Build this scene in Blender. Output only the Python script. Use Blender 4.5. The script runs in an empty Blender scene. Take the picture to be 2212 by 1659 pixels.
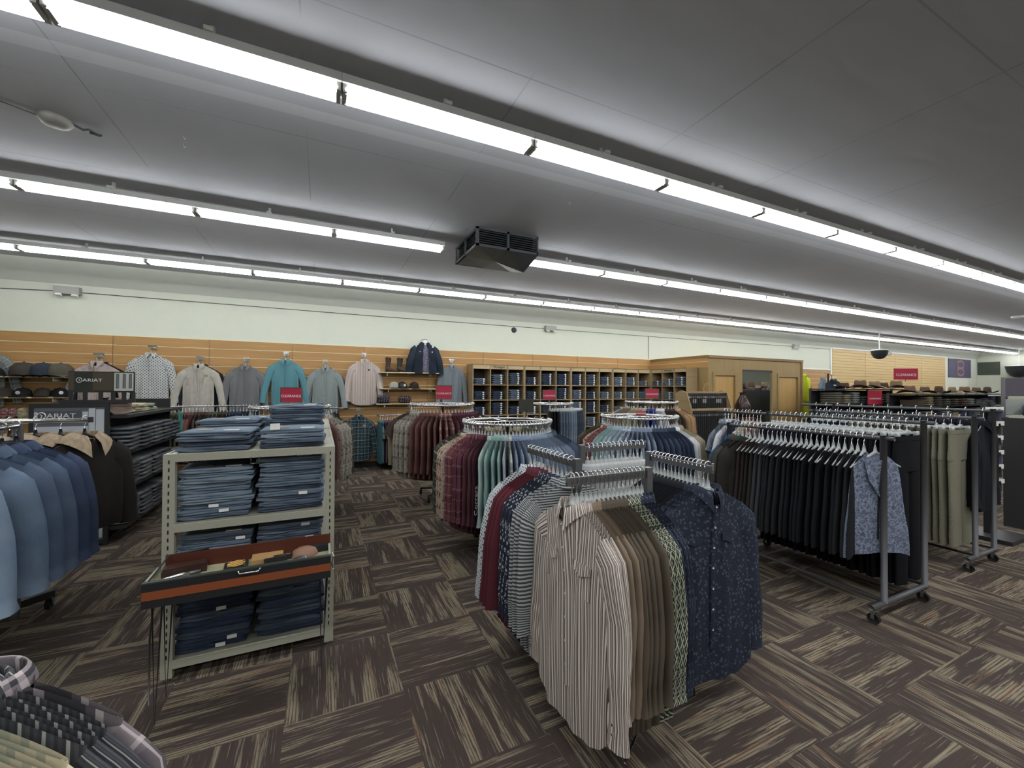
import bpy, math, random
from math import sin, cos, pi, radians, sqrt, atan2, floor
from mathutils import Vector, Matrix, noise
rnd = random.Random(7)
S = bpy.context.scene
C = S.collection

# ------------------------------------------------------------------ camera, world, exposure
H = 1.52
YAW, PIT, ROL = radians(25.04), radians(.62), radians(.3)
F0 = Vector((sin(YAW), cos(YAW), 0)); R0 = Vector((cos(YAW), -sin(YAW), 0)); U0 = Vector((0, 0, 1))
fw = F0*cos(PIT)+U0*sin(PIT); u1 = U0*cos(PIT)-F0*sin(PIT)
rt = R0*cos(ROL)+u1*sin(ROL); up = u1*cos(ROL)-R0*sin(ROL)
cd = bpy.data.cameras.new('camera'); cam = bpy.data.objects.new('camera', cd); C.objects.link(cam)
m3 = Matrix((rt, up, -fw)).transposed(); cam.matrix_world = Matrix.Translation((0, 0, H)) @ m3.to_4x4()
cd.sensor_width = 36; cd.lens = 884/2212*36; cd.clip_start = .02
S.camera = cam
W = bpy.data.worlds.new('world'); S.world = W; W.use_nodes = True
W.node_tree.nodes['Background'].inputs[0].default_value = (.80, .88, 1, 1)
W.node_tree.nodes['Background'].inputs[1].default_value = .55
vs = S.view_settings; vs.view_transform = 'Standard'; vs.look = 'None'; vs.gamma = 1; vs.use_curve_mapping = False
vs.exposure = .80
TUBE = 11.5
CEIL = 3.36
for y_ in (.20, -2.13):                     # unseen fill lights added where rows over and behind the camera are presumed
    a_ = bpy.data.lights.new('unseen_row_fill', 'AREA'); a_.shape = 'RECTANGLE'; a_.size = 16; a_.size_y = .14; a_.energy = 110; a_.color = (.97, .99, 1)
    o_ = bpy.data.objects.new('unseen_row_fill', a_); C.objects.link(o_); o_.location = (4.5, y_, 3.18)

# ------------------------------------------------------------------ mesh helper
class M:
    def __init__(s): s.v = []; s.f = []; s.m = []; s.uv = []
    def add(s, vs, fs, mi=0, uv=None):
        b = len(s.v); s.v += [tuple(p) for p in vs]
        s.uv += (uv if uv else [(p[0], p[2]) for p in vs])
        for f in fs: s.f.append(tuple(b+i for i in f)); s.m.append(mi)
    def box(s, x0, y0, z0, x1, y1, z1, mi=0, rot=0, piv=None):
        p = [(x, y, z) for z in (z0, z1) for y in (y0, y1) for x in (x0, x1)]
        if rot:
            c, d = cos(rot), sin(rot); px, py = piv or ((x0+x1)/2, (y0+y1)/2)
            p = [(px+(x-px)*c-(y-py)*d, py+(x-px)*d+(y-py)*c, z) for x, y, z in p]
        s.add(p, [(0,2,3,1),(4,5,7,6),(0,1,5,4),(2,6,7,3),(0,4,6,2),(1,3,7,5)], mi)
        return s
    def tube(s, pts, r, n=6, mi=0, cap=True, closed=False):
        pts = [Vector(p) for p in pts]; rows = []; L = len(pts)
        ref = Vector((0, 0, 1))
        for i, p in enumerate(pts):
            a = pts[(i-1) % L] if (i or closed) else p; b = pts[(i+1) % L] if (i < L-1 or closed) else p
            t = (b-a).normalized()
            rf = ref if abs(t.dot(ref)) < .95 else Vector((0, 1, 0))
            x = t.cross(rf).normalized(); y = x.cross(t)
            rr = r[i] if isinstance(r, (list, tuple)) else r
            rows.append([p+x*cos(2*pi*k/n)*rr+y*sin(2*pi*k/n)*rr for k in range(n)])
        s.grid(rows, mi, cu=True, cv=closed)
        if cap and not closed:
            b = len(s.v)-L*n
            s.f.append(tuple(b+k for k in range(n))); s.m.append(mi)
            s.f.append(tuple(b+(L-1)*n+k for k in reversed(range(n)))); s.m.append(mi)
        return s
    def grid(s, rows, mi=0, cu=False, cv=False, uv=None, flip=False):
        n = len(rows[0]); L = len(rows); vs = [p for r in rows for p in r]; fs = []
        for i in range(L if cv else L-1):
            for k in range(n if cu else n-1):
                q = (i*n+k, i*n+(k+1) % n, ((i+1) % L)*n+(k+1) % n, ((i+1) % L)*n+k)
                fs.append(q[::-1] if flip else q)
        s.add(vs, fs, mi, [q for r in uv for q in r] if uv else None)
        return s
    def lathe(s, prof, n=20, mi=0, c=(0, 0, 0), sx=1, sy=1):
        s.grid([[(c[0]+r*cos(2*pi*k/n)*sx, c[1]+r*sin(2*pi*k/n)*sy, c[2]+z) for k in range(n)] for r, z in prof], mi, cu=True)
        return s
    def cyl(s, x, y, z0, z1, r, n=12, mi=0):
        return s.tube([(x, y, z0), (x, y, z1)], r, n, mi)
    def mesh(s, name, mats, smooth=True):
        me = bpy.data.meshes.new(name); me.from_pydata(s.v, [], s.f)
        for m in (mats if isinstance(mats, (list, tuple)) else [mats]): me.materials.append(m)
        me.polygons.foreach_set('material_index', s.m)
        me.polygons.foreach_set('use_smooth', [smooth]*len(s.f))
        ul = me.uv_layers.new(name='uv'); li = [0]*len(me.loops); me.loops.foreach_get('vertex_index', li)
        ul.data.foreach_set('uv', [c for i in li for c in s.uv[i]])
        me.update(); return me
def ob(name, me, par=None, loc=(0, 0, 0), rz=0, rot=None):
    o = bpy.data.objects.new(name, me); C.objects.link(o); o.parent = par; o.location = loc
    o.rotation_euler = rot if rot else (0, 0, rz); return o
def part(name, m, mats, par, smooth=False, label=None, **k):
    o = ob(name, m.mesh(name, mats, smooth) if isinstance(m, M) else m, par, **k)
    if label: o['label'] = label
    return o
def tag(o, label, cat, group=None, kind=None):
    o['label'] = label; o['category'] = cat
    if group: o['group'] = group
    if kind: o['kind'] = kind
    return o
def thing(name, label, cat, loc=(0, 0, 0), rz=0, group=None):
    return tag(ob(name, None, None, loc, rz), label, cat, group)
def single(name, m, mats, label, cat, group=None, loc=(0, 0, 0), rz=0, smooth=False, rot=None):
    return tag(ob(name, m.mesh(name, mats, smooth) if isinstance(m, M) else m, None, loc, rz, rot), label, cat, group)
def struct(name, m, mats, smooth=False):
    o = ob(name, m.mesh(name, mats, smooth)); o['kind'] = 'structure'; return o
def RF(r, f, z=0): return Vector((R0.x*r+F0.x*f, R0.y*r+F0.y*f, z))
def clone(o, par=None):
    c = o.copy(); C.objects.link(c); c.parent = par
    for ch in o.children: clone(ch, c)
    return c

# ------------------------------------------------------------------ materials
class N:
    def __init__(s, name):
        s.mat = bpy.data.materials.new(name); s.mat.use_nodes = True; s.t = s.mat.node_tree
        s.b = s.t.nodes['Principled BSDF']
    def n(s, kind, **k):
        x = s.t.nodes.new(kind)
        for a, v in k.items(): setattr(x, a, v)
        return x
    def l(s, a, b): s.t.links.new(a, b)
    def val(s, sock, v):
        if hasattr(v, 'is_output'): s.l(v, sock)
        else: sock.default_value = v
    def math(s, op, a, b=None, c=None):
        x = s.n('ShaderNodeMath', operation=op); s.val(x.inputs[0], a)
        if b is not None: s.val(x.inputs[1], b)
        if c is not None: s.val(x.inputs[2], c)
        return x.outputs[0]
    def mix(s, f, a, b, mode='MIX'):
        x = s.n('ShaderNodeMix', data_type='RGBA', blend_type=mode); s.val(x.inputs[0], f)
        for i, v in ((6, a), (7, b)): s.val(x.inputs[i], v if hasattr(v, 'is_output') else (*v[:3], 1))
        return x.outputs[2]
    def ramp(s, f, stops, const=False):
        x = s.n('ShaderNodeValToRGB'); s.val(x.inputs[0], f); r = x.color_ramp
        if const: r.interpolation = 'CONSTANT'
        while len(r.elements) < len(stops): r.elements.new(.5)
        for e, (p, c) in zip(r.elements, stops): e.position = p; e.color = (*c[:3], 1) if hasattr(c, '__len__') else (c, c, c, 1)
        return x.outputs[0]
    def noise(s, vec, scale, det=2, rough=.5, out=0):
        x = s.n('ShaderNodeTexNoise'); x.inputs['Scale'].default_value = scale; x.inputs['Detail'].default_value = det
        x.inputs['Roughness'].default_value = rough
        if vec is not None: s.l(vec, x.inputs['Vector'])
        return x.outputs[out]
    def vmath(s, op, a, b):
        x = s.n('ShaderNodeVectorMath', operation=op); s.val(x.inputs[0], a); s.val(x.inputs[1], b); return x.outputs[0]
    def xyz(s, v):
        x = s.n('ShaderNodeSeparateXYZ'); s.l(v, x.inputs[0]); return x.outputs
    def comb(s, a, b, c=0.0):
        x = s.n('ShaderNodeCombineXYZ'); s.val(x.inputs[0], a); s.val(x.inputs[1], b); s.val(x.inputs[2], c); return x.outputs[0]
    def bump(s, h, st, d=.01):
        x = s.n('ShaderNodeBump'); x.inputs['Strength'].default_value = st; x.inputs['Distance'].default_value = d
        s.l(h, x.inputs['Height']); s.l(x.outputs[0], s.b.inputs['Normal'])
    def col(s, c, rough=.8, spec=.3, metal=0):
        s.val(s.b.inputs['Base Color'], c if hasattr(c, 'is_output') else (*c[:3], 1))
        s.b.inputs['Roughness'].default_value = rough; s.b.inputs['Metallic'].default_value = metal
        s.b.inputs['Specular IOR Level'].default_value = spec
        return s.mat
def hx(h):
    c = [int(h[i:i+2], 16)/255 for i in (0, 2, 4)]
    return tuple(((x+.055)/1.055)**2.4 if x > .04045 else x/12.92 for x in c)
_pl = {}
def plain(name, c, rough=.6, spec=.4, metal=0):
    if name not in _pl:
        n = N(name)
        if isinstance(c, str): c = hx(c)
        co = n.n('ShaderNodeTexCoord').outputs['Object']
        f = n.noise(co, 9, 3)
        _pl[name] = n.col(n.mix(n.math('MULTIPLY', f, .22), c, [x*.75 for x in c]), rough, spec, metal)
    return _pl[name]
def emit(name, c, st):
    m = N(name); m.b.inputs['Emission Color'].default_value = (*c, 1); m.b.inputs['Emission Strength'].default_value = st
    return m.col((.9, .9, .9), .4)
_fb = {}
def desat(c, k=.74):
    l = .3*c[0]+.55*c[1]+.15*c[2]; return tuple((l+(x-l)*k)*.94 for x in c)
def fab(kind, *cols, sc=1.0):
    """woven fabric with a procedural pattern laid out in metres on the garment's own UV"""
    key = (kind, cols, sc)
    if key in _fb: return _fb[key]
    n = N('fabric_'+kind); c = [desat(hx(x)) for x in cols]
    uv = n.n('ShaderNodeTexCoord').outputs['UV']; X, Y = n.xyz(uv)[:2]
    fr = lambda a, k, o=0.: n.math('FRACT', n.math('MULTIPLY_ADD', a, k, o))
    if kind == 'solid': col = n.mix(n.noise(uv, 14, 4), [x*.82 for x in c[0]], [min(1, x*1.12) for x in c[0]])
    elif kind == 'heather':
        st = n.comb(n.math('MULTIPLY', X, 500), n.math('MULTIPLY', Y, 60))
        col = n.mix(n.ramp(n.noise(st, 1, 2), [(.35, 0), (.65, 1)]), c[0], c[1])
    elif kind == 'denim':
        st = n.comb(n.math('MULTIPLY', X, 260), n.math('MULTIPLY', Y, 40))
        wv = n.mix(n.noise(st, 1, 2), [x*.75 for x in c[0]], [min(1, x*1.3) for x in c[0]])
        col = n.mix(n.ramp(n.noise(uv, 5, 4), [(.35, 0), (.65, .8)]), wv, c[1] if len(c) > 1 else [min(1, x*1.6) for x in c[0]])
    elif kind == 'stripe':
        k = len(c); col = n.ramp(fr(X, 28*sc), [(i/k, c[i]) for i in range(k)], True)
    elif kind == 'hstripe':
        k = len(c); col = n.ramp(fr(Y, 28*sc), [(i/k, c[i]) for i in range(k)], True)
    elif kind in ('gingham', 'check'):
        a = n.ramp(fr(X, 40*sc), [(0, 0), (.5, 1)], True); b = n.ramp(fr(Y, 40*sc), [(0, 0), (.5, 1)], True)
        s_ = n.math('MULTIPLY', n.math('ADD', a, b), .5)
        col = n.mix(s_, c[0], c[1])
    elif kind == 'plaid':
        def bands(a, o):
            return n.ramp(fr(a, 9*sc, o), [(0, c[0]), (.36, c[1]), (.42, c[2]), (.50, c[1]), (.80, c[3]), (.87, c[0])], True)
        col = n.mix(.5, bands(X, 0.), bands(Y, .3))
        col = n.mix(n.ramp(fr(X, 9*sc, .07), [(0, 0), (.94, .6)], True), col, c[-1])
        col = n.mix(n.ramp(fr(Y, 9*sc, .37), [(0, 0), (.94, .6)], True), col, c[-1])
    elif kind == 'dots':
        v = n.n('ShaderNodeTexVoronoi'); v.inputs['Randomness'].default_value = 0.; v.inputs['Scale'].default_value = 55*sc
        r = n.n('ShaderNodeVectorRotate'); n.l(uv, r.inputs[0]); r.inputs['Angle'].default_value = .78; n.l(r.outputs[0], v.inputs['Vector'])
        col = n.mix(n.ramp(v.outputs['Distance'], [(0, 1), (.27, 0)], True), c[0], c[1])
    elif kind == 'diamond':
        r = n.n('ShaderNodeVectorRotate'); n.l(uv, r.inputs[0]); r.inputs['Angle'].default_value = .78
        A, B = n.xyz(r.outputs[0])[:2]
        la = n.ramp(fr(A, 38*sc), [(0, 1), (.16, 0)], True); lb = n.ramp(fr(B, 38*sc), [(0, 1), (.16, 0)], True)
        v = n.n('ShaderNodeTexVoronoi'); v.inputs['Scale'].default_value = 76*sc; v.inputs['Randomness'].default_value = .2
        n.l(r.outputs[0], v.inputs['Vector'])
        col = n.mix(n.ramp(v.outputs['Distance'], [(0, 1), (.34, 0)], True), c[0], c[1])
        col = n.mix(n.math('MAXIMUM', la, lb), col, c[2])
    elif kind == 'floral':
        v = n.n('ShaderNodeTexVoronoi'); v.inputs['Scale'].default_value = 30*sc
        w = n.vmath('ADD', uv, n.vmath('MULTIPLY', n.noise(uv, 60*sc, 2, out=1), (.016, .016, 0)))
        n.l(w, v.inputs['Vector'])
        col = n.mix(n.ramp(v.outputs['Distance'], [(.0, 1), (.30, 1), (.36, 0)]), c[0], c[1])
        col = n.mix(n.ramp(n.noise(uv, 90*sc, 3), [(.56, 0), (.60, 1)]), col, c[-1])
    elif kind == 'brocade':
        col = n.ramp(n.noise(uv, 26*sc, 5, .65), [(.36, c[0]), (.47, c[1]), (.52, c[2]), (.60, c[1])])
    elif kind == 'pile':
        col = n.mix(n.ramp(n.noise(uv, 60, 4), [(.35, 0), (.65, 1)]), [x*.7 for x in c[0]], c[0])
    n.bump(n.noise(uv, 700 if kind != 'pile' else 160, 2), .25 if kind != 'pile' else .9, .002)
    _fb[key] = n.col(col, .85, .2)
    return _fb[key]

chrome = plain('chrome', (.72, .73, .74), .18, .5, 1)
steel = plain('brushed_steel', (.23, .23, .25), .46, .5, 1)
pipe = plain('dull_pipe', (.10, .10, .11), .5, .5, .35)
darksteel = plain('dark_steel', (.10, .10, .11), .42, .5, .8)
white = plain('white_enamel', (.75, .76, .74), .45)
black = plain('black_plastic', (.018, .018, .02), .5)
blackm = plain('black_metal', (.03, .03, .032), .45)
rubber = plain('rubber', (.02, .02, .02), .8, .2)
paper = plain('paper', (.82, .82, .80), .8, .2)
tan_ = plain('leather_patch', hx('9c8670'), .6)
clearp = plain('clear_plastic', (.62, .66, .66), .16, .6)
clearp.node_tree.nodes['Principled BSDF'].inputs['Alpha'].default_value = .62
sandm = plain('putty_enamel', hx('a4a394'), .5)
def wood(name, a, b, sc=1., rough=.5, vert=False):
    n = N(name); P = n.xyz(n.n('ShaderNodeTexCoord').outputs['Object'])
    al, ac = (P[2], n.math('ADD', P[0], P[1])) if vert else (n.math('ADD', P[0], P[1]), P[2])
    v = n.comb(n.math('MULTIPLY', al, 1.5*sc), n.math('MULTIPLY', ac, 40*sc))
    f = n.noise(v, 1, 5, .6); g = n.noise(n.comb(n.math('MULTIPLY', al, .8), n.math('MULTIPLY', ac, 9)), 1, 3)
    return n.col(n.mix(n.ramp(n.math('ADD', n.math('MULTIPLY', f, .6), n.math('MULTIPLY', g, .4)), [(.32, 0), (.68, 1)]), hx(a), hx(b)), rough, .35)
oak = wood('oak_slat', 'a07a4c', 'b98f5c'); cubw = wood('cubby_oak', '917c5a', 'a8926e'); oakv = wood('oak_vertical', '8f7850', 'a68d62', 1, .5, True)
doorw = wood('door_birch', 'b18e55', 'c5a269', .5, .45, True); maple = wood('maple_slat', 'c4a672', 'd3b988'); trimw = wood('oak_trim', '7a5f3a', '937549')
edge = plain('pale_edge', hx('d8cda4'), .5); redw = wood('red_wood', '7b3f1f', '93512b', 1.2)
darkw = wood('dark_red_wood', '4a2418', '5d3022')

# ------------------------------------------------------------------ text
def text(s, size, mat, par, loc, rot, name='lettering', ext=.001, ax='CENTER', sx=1., label=None):
    cu = bpy.data.curves.new(name, 'FONT'); cu.body = s; cu.size = size; cu.align_x = ax; cu.align_y = 'CENTER'; cu.extrude = ext
    cu.materials.append(mat); cu.resolution_u = 3
    tmp = bpy.data.objects.new('tmp_text', cu); C.objects.link(tmp); bpy.context.view_layer.update()
    me = bpy.data.meshes.new_from_object(tmp, depsgraph=bpy.context.evaluated_depsgraph_get()); bpy.data.objects.remove(tmp)
    if not me.materials: me.materials.append(mat)
    o = ob(name, me, par, loc, rot=rot); o.scale = (sx, 1, 1)
    return o

ORDW = 'first second third fourth fifth sixth seventh eighth ninth tenth eleventh twelfth thirteenth fourteenth fifteenth sixteenth seventeenth eighteenth nineteenth twentieth twenty-first twenty-second twenty-third twenty-fourth twenty-fifth twenty-sixth twenty-seventh twenty-eighth'.split()
# ------------------------------------------------------------------ setting
def mk_carpet():
    n = N('carpet_tiles'); P = n.xyz(n.n('ShaderNodeTexCoord').outputs['Object'])
    s = .527
    X = n.math('DIVIDE', n.math('SUBTRACT', P[0], .391), s); Y = n.math('DIVIDE', n.math('SUBTRACT', P[1], 2.108), s)
    cx, cy = n.math('FLOOR', X), n.math('FLOOR', Y)
    par = n.math('FLOORED_MODULO', n.math('ADD', cx, cy), 2.)          # 0: lines along x
    rn = n.n('ShaderNodeTexWhiteNoise', noise_dimensions='2D'); n.l(n.comb(cx, cy), rn.inputs['Vector'])
    r = rn.outputs['Value']
    fx, fy = n.math('FRACT', X), n.math('FRACT', Y)
    al = n.math('ADD', n.math('MULTIPLY', fx, n.math('SUBTRACT', 1., par)), n.math('MULTIPLY', fy, par))
    ac = n.math('ADD', n.math('MULTIPLY', fy, n.math('SUBTRACT', 1., par)), n.math('MULTIPLY', fx, par))
    o = n.math('MULTIPLY', r, 97.)
    v = lambda a, b, z: n.comb(n.math('MULTIPLY', al, a), n.math('MULTIPLY_ADD', ac, b, o), n.math('ADD', o, z))
    wide = n.ramp(n.noise(v(.7, 9, 0.), 1, 1), [(.50, 0), (.56, 1)])
    fine = n.ramp(n.noise(v(2.4, 44, 5.), 1, 3, .7), [(.42, 0), (.47, 1)])
    thin = n.ramp(n.noise(v(2.2, 60, 9.), 1, 2, .6), [(.60, 0), (.63, 1)])
    hue = n.noise(v(.8, 12, 21.), 1, 1)
    base = n.mix(n.noise(v(1, 70, 3.), 1, 2), hx('433b37'), hx('524843'))
    st = n.ramp(hue, [(.30, hx('8a826c')), (.45, hx('9c927a')), (.60, hx('aa9c84')), (.68, hx('96765a')), (.76, hx('877e74'))])
    comb = n.ramp(n.math('FRACT', n.math('MULTIPLY', ac, 38.)), [(0, .25), (.35, 1)], True)
    c = n.mix(n.math('MULTIPLY', n.math('MULTIPLY', n.math('MULTIPLY', wide, fine), comb), .78), base, st)
    c = n.mix(n.math('MULTIPLY', thin, .55), c, hx('8f8778'))
    c = n.mix(n.math('MULTIPLY', n.noise(n.comb(P[0], P[1]), 260, 2), .35), c, hx('3c3430'))
    n.bump(n.noise(n.comb(P[0], P[1]), 420, 2), .5, .004)
    return n.col(c, .95, .1)
XE, XW, YS, YN = 28.5, -5.5, -5.0, 8.34
struct('floor', M().box(XW, YS, -.05, XE, YN+.1, 0), mk_carpet())
def mk_ceil():
    n = N('painted_ceiling_board'); P = n.xyz(n.n('ShaderNodeTexCoord').outputs['Object'])
    def seam(a, per, off, w):
        d = n.math('FRACT', n.math('DIVIDE', n.math('SUBTRACT', a, off-w/2), per)); return n.ramp(d, [(0, 1), (w/per, 0)], True)
    s1 = seam(P[1], 1.22, 2.14, .006); s2 = seam(P[0], 1.22, -.11, .006)
    brk = n.ramp(n.noise(n.comb(P[0], P[1]), .9, 2), [(.45, 0), (.55, 1)])
    brk2 = n.ramp(n.noise(n.comb(P[0], P[1]), .5, 2), [(.40, .25), (.60, 1)])
    s = n.math('MULTIPLY', n.math('MAXIMUM', n.math('MULTIPLY', s1, brk2), n.math('MULTIPLY', s2, brk)), .38)
    base = n.mix(n.noise(n.comb(P[0], P[1]), .7, 3), hx('adb0b8'), hx('bdbec2'))
    wl = seam(P[1], 30, 3.0, .008)
    c = n.mix(s, base, hx('55575c')); c = n.mix(n.math('MULTIPLY', wl, .5), c, hx('d8dadd'))
    n.bump(n.noise(n.comb(n.math('MULTIPLY', P[0], 1.), n.math('MULTIPLY', P[1], 3.)), 2.2, 3), .12, .04)
    return n.col(c, .8, .25)
struct('ceiling', M().box(XW, YS, CEIL, XE, YN+.1, CEIL+.1), mk_ceil())
wallm = plain('cream_wall_paint', hx('d2d6c8'), .8, .2)
bandm = plain('shaded_band_paint', hx('bec1b8'), .8, .2)  # greyer wall tone: shade of the top wall band put into the colour
struct('wall_north', M().box(XW, YN, 0, XE, YN+.1, CEIL), wallm)
struct('wall_east', M().box(XE, YS, 0, XE+.1, YN, CEIL), wallm)
struct('wall_west', M().box(XW-.1, YS, 0, XW, YN, CEIL), wallm)
struct('wall_south', M().box(XW, YS-.1, 0, XE, YS, CEIL), wallm)
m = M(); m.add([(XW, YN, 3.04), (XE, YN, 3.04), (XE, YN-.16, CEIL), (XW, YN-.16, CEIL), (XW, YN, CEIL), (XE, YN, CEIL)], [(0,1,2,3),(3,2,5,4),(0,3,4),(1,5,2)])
struct('trim_1', m, bandm)  # band sloped to face down so the wall top takes less light
struct('trim_2', M().box(16.28, YN-.03, 2.05, 16.36, YN, 3.03).box(14.6, YN-.03, 2.22, 16.3, YN, 2.26).box(16.36, YN-.04, 2.985, 25.2, YN, 3.03).box(25.12, YN-.03, 0, 25.22, YN, 3.0), white)
struct('baseboard_north', M().box(XW, YN-.04, 0, 7.9, YN-.001, .1), black)

# slatwall: each 1.22 m panel is lifted off on its own
def slat_panel(x0, x1, y, z0, z1, mat, inm, label, grp, pitch=.148, first=None, face='s', name='slatwall_panel'):
    m = M(); z = z1
    L = x1-x0
    m.box(0, .012, z0, L, .02, z1, 1)
    zs = []
    while z > z0+.01:
        b = max(z0, z-pitch)
        m.box(0, 0, b+.006, L, .0119, z-.006, 0); zs.append(b); z = b
    for b in zs[:-1]: m.box(0, .006, b-.0055, L, .0118, b+.0055, 1)
    return m
slatin = plain('slat_insert', hx('f0e3bb'), .4)
mm = slat_panel(0, 1.212, 0, .1, 2.31, None, None, '', '').mesh('slatwall_panel', [oak, slatin], False)
for i in range(7):
    single('slatwall_panel', mm, None, 'orange oak slatwall panel, %s from the left on the back wall' % ORDW[i], 'wall panel', 'oak slatwall panels of the back wall', (-5.35+1.22*i+.004, YN-.024, 0))
mm = slat_panel(0, 1.212, 0, 2.02, 2.31, None, None, '', '').mesh('slatwall_panel', [oak, slatin], False)
for i in range(4):
    single('slatwall_panel', mm, None, 'short orange oak slatwall strip above the cubbies, %s from the left' % ORDW[i], 'wall panel', 'oak slatwall strips above the cubbies', (3.19+1.22*i+.004, YN-.024, 0))
single('slatwall_panel', slat_panel(0, 1.79, 0, 2.02, 2.31, 0, 0, 0, 0), [oak, slatin], 'short oak slatwall strip on the side of the fitting room above cubbies', 'wall panel', None, (7.955, 8.33, 0), -pi/2)
mm = slat_panel(0, 2.18, 0, 1.2, 2.98, None, None, '', '', .105).mesh('slatwall_panel', [maple, plain('maple_groove', hx('9a7d4c'), .7)], False)
for i in range(4):
    single('slatwall_panel', mm, None, 'pale maple slatwall panel, %s from the left on the far back wall' % ORDW[i], 'wall panel', 'pale maple slatwall panels', (16.37+2.19*i, YN-.03, 0))
single('slatwall_panel', slat_panel(0, 1.6, 0, 1.0, 2.21, 0, 0, 0, 0), [oak, slatin], 'low orange oak slatwall panel behind the yellow safety jacket', 'wall panel', None, (14.66, YN-.024, 0))

# fitting room
BX0, BX1, BY = 7.97, 11.47, 6.53
t = thing('fitting_room', 'oak fitting room block with two doors and a mirror between them', 'fitting room', (BX0, BY, 0))
w, d, h = BX1-BX0, YN-BY-.03, 2.28
part('side_wall', M().box(0, .06, 0, .06, d, h), oakv, t); part('side_wall', M().box(w-.06, .06, 0, w, d, h), oakv, t)
m = M(); ops = [(.17, .93), (1.16, 2.28), (2.5, 3.36)]; xs = 0
for a, b in ops: m.box(xs, 0, 0, a, .06, 1.9 if 0 else h); xs = b
m.box(xs, 0, 0, w, .06, h)
for i, (a, b) in enumerate(ops): m.box(a, 0, 1.89 if i != 1 else 2.0, b, .06, h)
m.box(ops[1][0], 0, 0, ops[1][1], .06, .5)
part('front_wall', m, oakv, t)
part('cornice', M().box(-.02, -.03, h-.04, w+.02, .04, h+.02).box(w-.05, -.02, 0, w+.02, 0, h-.04).box(-.02, .04, h-.04, .04, d, h+.02), trimw, t)
part('roof', M().box(.03, .04, h-.02, w-.03, d, h), trimw, t)
for a, b in (ops[0], ops[2]):
    dd = part('door', M().box(a+.01, .03, .02, b-.01, .055, 1.88), doorw, t)
    part('door_frame', M().box(a-.03, -.015, 0, a+.04, .02, 1.93).box(b-.04, -.015, 0, b+.03, .02, 1.93).box(a+.04, -.015, 1.85, b-.04, .02, 1.93), oakv, t)
    part('handle', M().cyl(b-.09, -.01, .93, .99, .012), steel, dd)
mir = N('mirror_glass').col((.8, .82, .82), .02, .5, 1)
mp = part('mirror', M().box(ops[1][0]+.005, .03, .5, ops[1][1]-.005, .055, 2.0), mir, t)
part('mirror_frame', M().box(ops[1][0], .0, 1.97, ops[1][1], .029, 2.0).box(ops[1][0], 0, .5, ops[1][0]+.02, .029, 2.0), blackm, mp)

# ------------------------------------------------------------------ fluorescent rows
tubem = emit('fluorescent_tube', (.97, .99, 1.0), TUBE)
m = M()
for y in (-.046, .046): m.tube([(.02, y, 0), (1.195, y, 0)], .019, 8)
me_tube = m.mesh('tubes', tubem)
m = M().box(0, -.075, .03, 1.2195, .075, .078)
me_ch = m.mesh('channel', white, False)
m = M().box(0, -.060, -.018, .022, .060, .03)
me_sock = m.mesh('socket', plain('socket_plastic', (.5, .5, .48), .5), False)
m = M().box(.59, -.085, .0785, .63, .085, .10).box(.6, -.01, .10, .62, .01, CEIL-3.2)
me_br = m.mesh('bracket', white, False)
def light_row(y, xs, where):
    for i, x in enumerate(sorted(xs)):
        t = thing('fluorescent_light', 'white strip light, %s from the left in the %s' % (ORDW[i], where), 'ceiling light', (x, y, 3.2), 0, 'strip lights of the '+where)
        ob('channel', me_ch, t); ob('lamp_tubes', me_tube, t); ob('socket', me_sock, t, (.004, 0, 0)); ob('socket', me_sock, t, (1.193, 0, 0)); ob('bracket', me_br, t)
light_row(2.53, [.093+1.222*k for k in range(-2, 22)], 'nearest ceiling row')
light_row(4.86, [1.337-1.2195*k for k in range(1, 5)], 'middle row left of the diffuser')
light_row(4.86, [2.495+1.2195*k for k in range(0, 21)], 'middle row right of the diffuser')
light_row(7.08, [-3.358-1.2195+1.2195*k for k in range(0, 27)], 'far row along the back wall')

# diffuser: louvred box with a faceted underside
t = thing('air_diffuser', 'grey louvred air diffuser box hanging under the ceiling', 'air vent', (1.98, 4.76, 0))
gm = plain('diffuser_grey', hx('5c6166'), .45); gd = plain('diffuser_dark', hx('34383c'), .6)
w, zb = .40, 3.14
fr = M()
for s_ in (0, pi/2, pi, 3*pi/2):
    def rb(x0, y0, z0, x1, y1, z1): fr.box(x0, y0, z0, x1, y1, z1, 0, s_, (0, 0))
    rb(-w, -w, zb, w, -w+.02, zb+.03); rb(-w, -w, CEIL-.025, w, -w+.02, CEIL-.001); rb(-w, -w, zb, -w+.035, -w+.02, CEIL-.001); rb(-.015, -w, zb, .015, -w+.02, CEIL)
part('frame', fr, gm, t)
sl = M()
for s_ in (0, pi/2, pi, 3*pi/2):
    for k in range(6):
        z = zb+.045+k*.026
        b = len(sl.v); sl.box(-w+.03, -w+.004, z, w-.03, -w+.008, z+.016, 0, s_, (0, 0))
        for i in (4, 5, 6, 7):
            x, y, zz = sl.v[b+i]; q = .96; sl.v[b+i] = (x*q, y*q, zz)
part('louvre', sl, gm, t)
part('core', M().box(-w+.05, -w+.05, zb+.02, w-.05, w-.05, CEIL-.001), gd, t)
un = M(); un.add([(-w, -w, zb), (w, -w, zb), (w, w, zb), (-w, w, zb), (0, 0, zb-.02), (0, -w, zb-.0), (w, 0, zb-.11), (0, w, zb-.0), (-w, 0, zb-.0)],
       [(0, 5, 4, 8), (5, 1, 6, 4), (4, 6, 2, 7), (8, 4, 7, 3)])
part('underside', un, gm, t)

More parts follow.
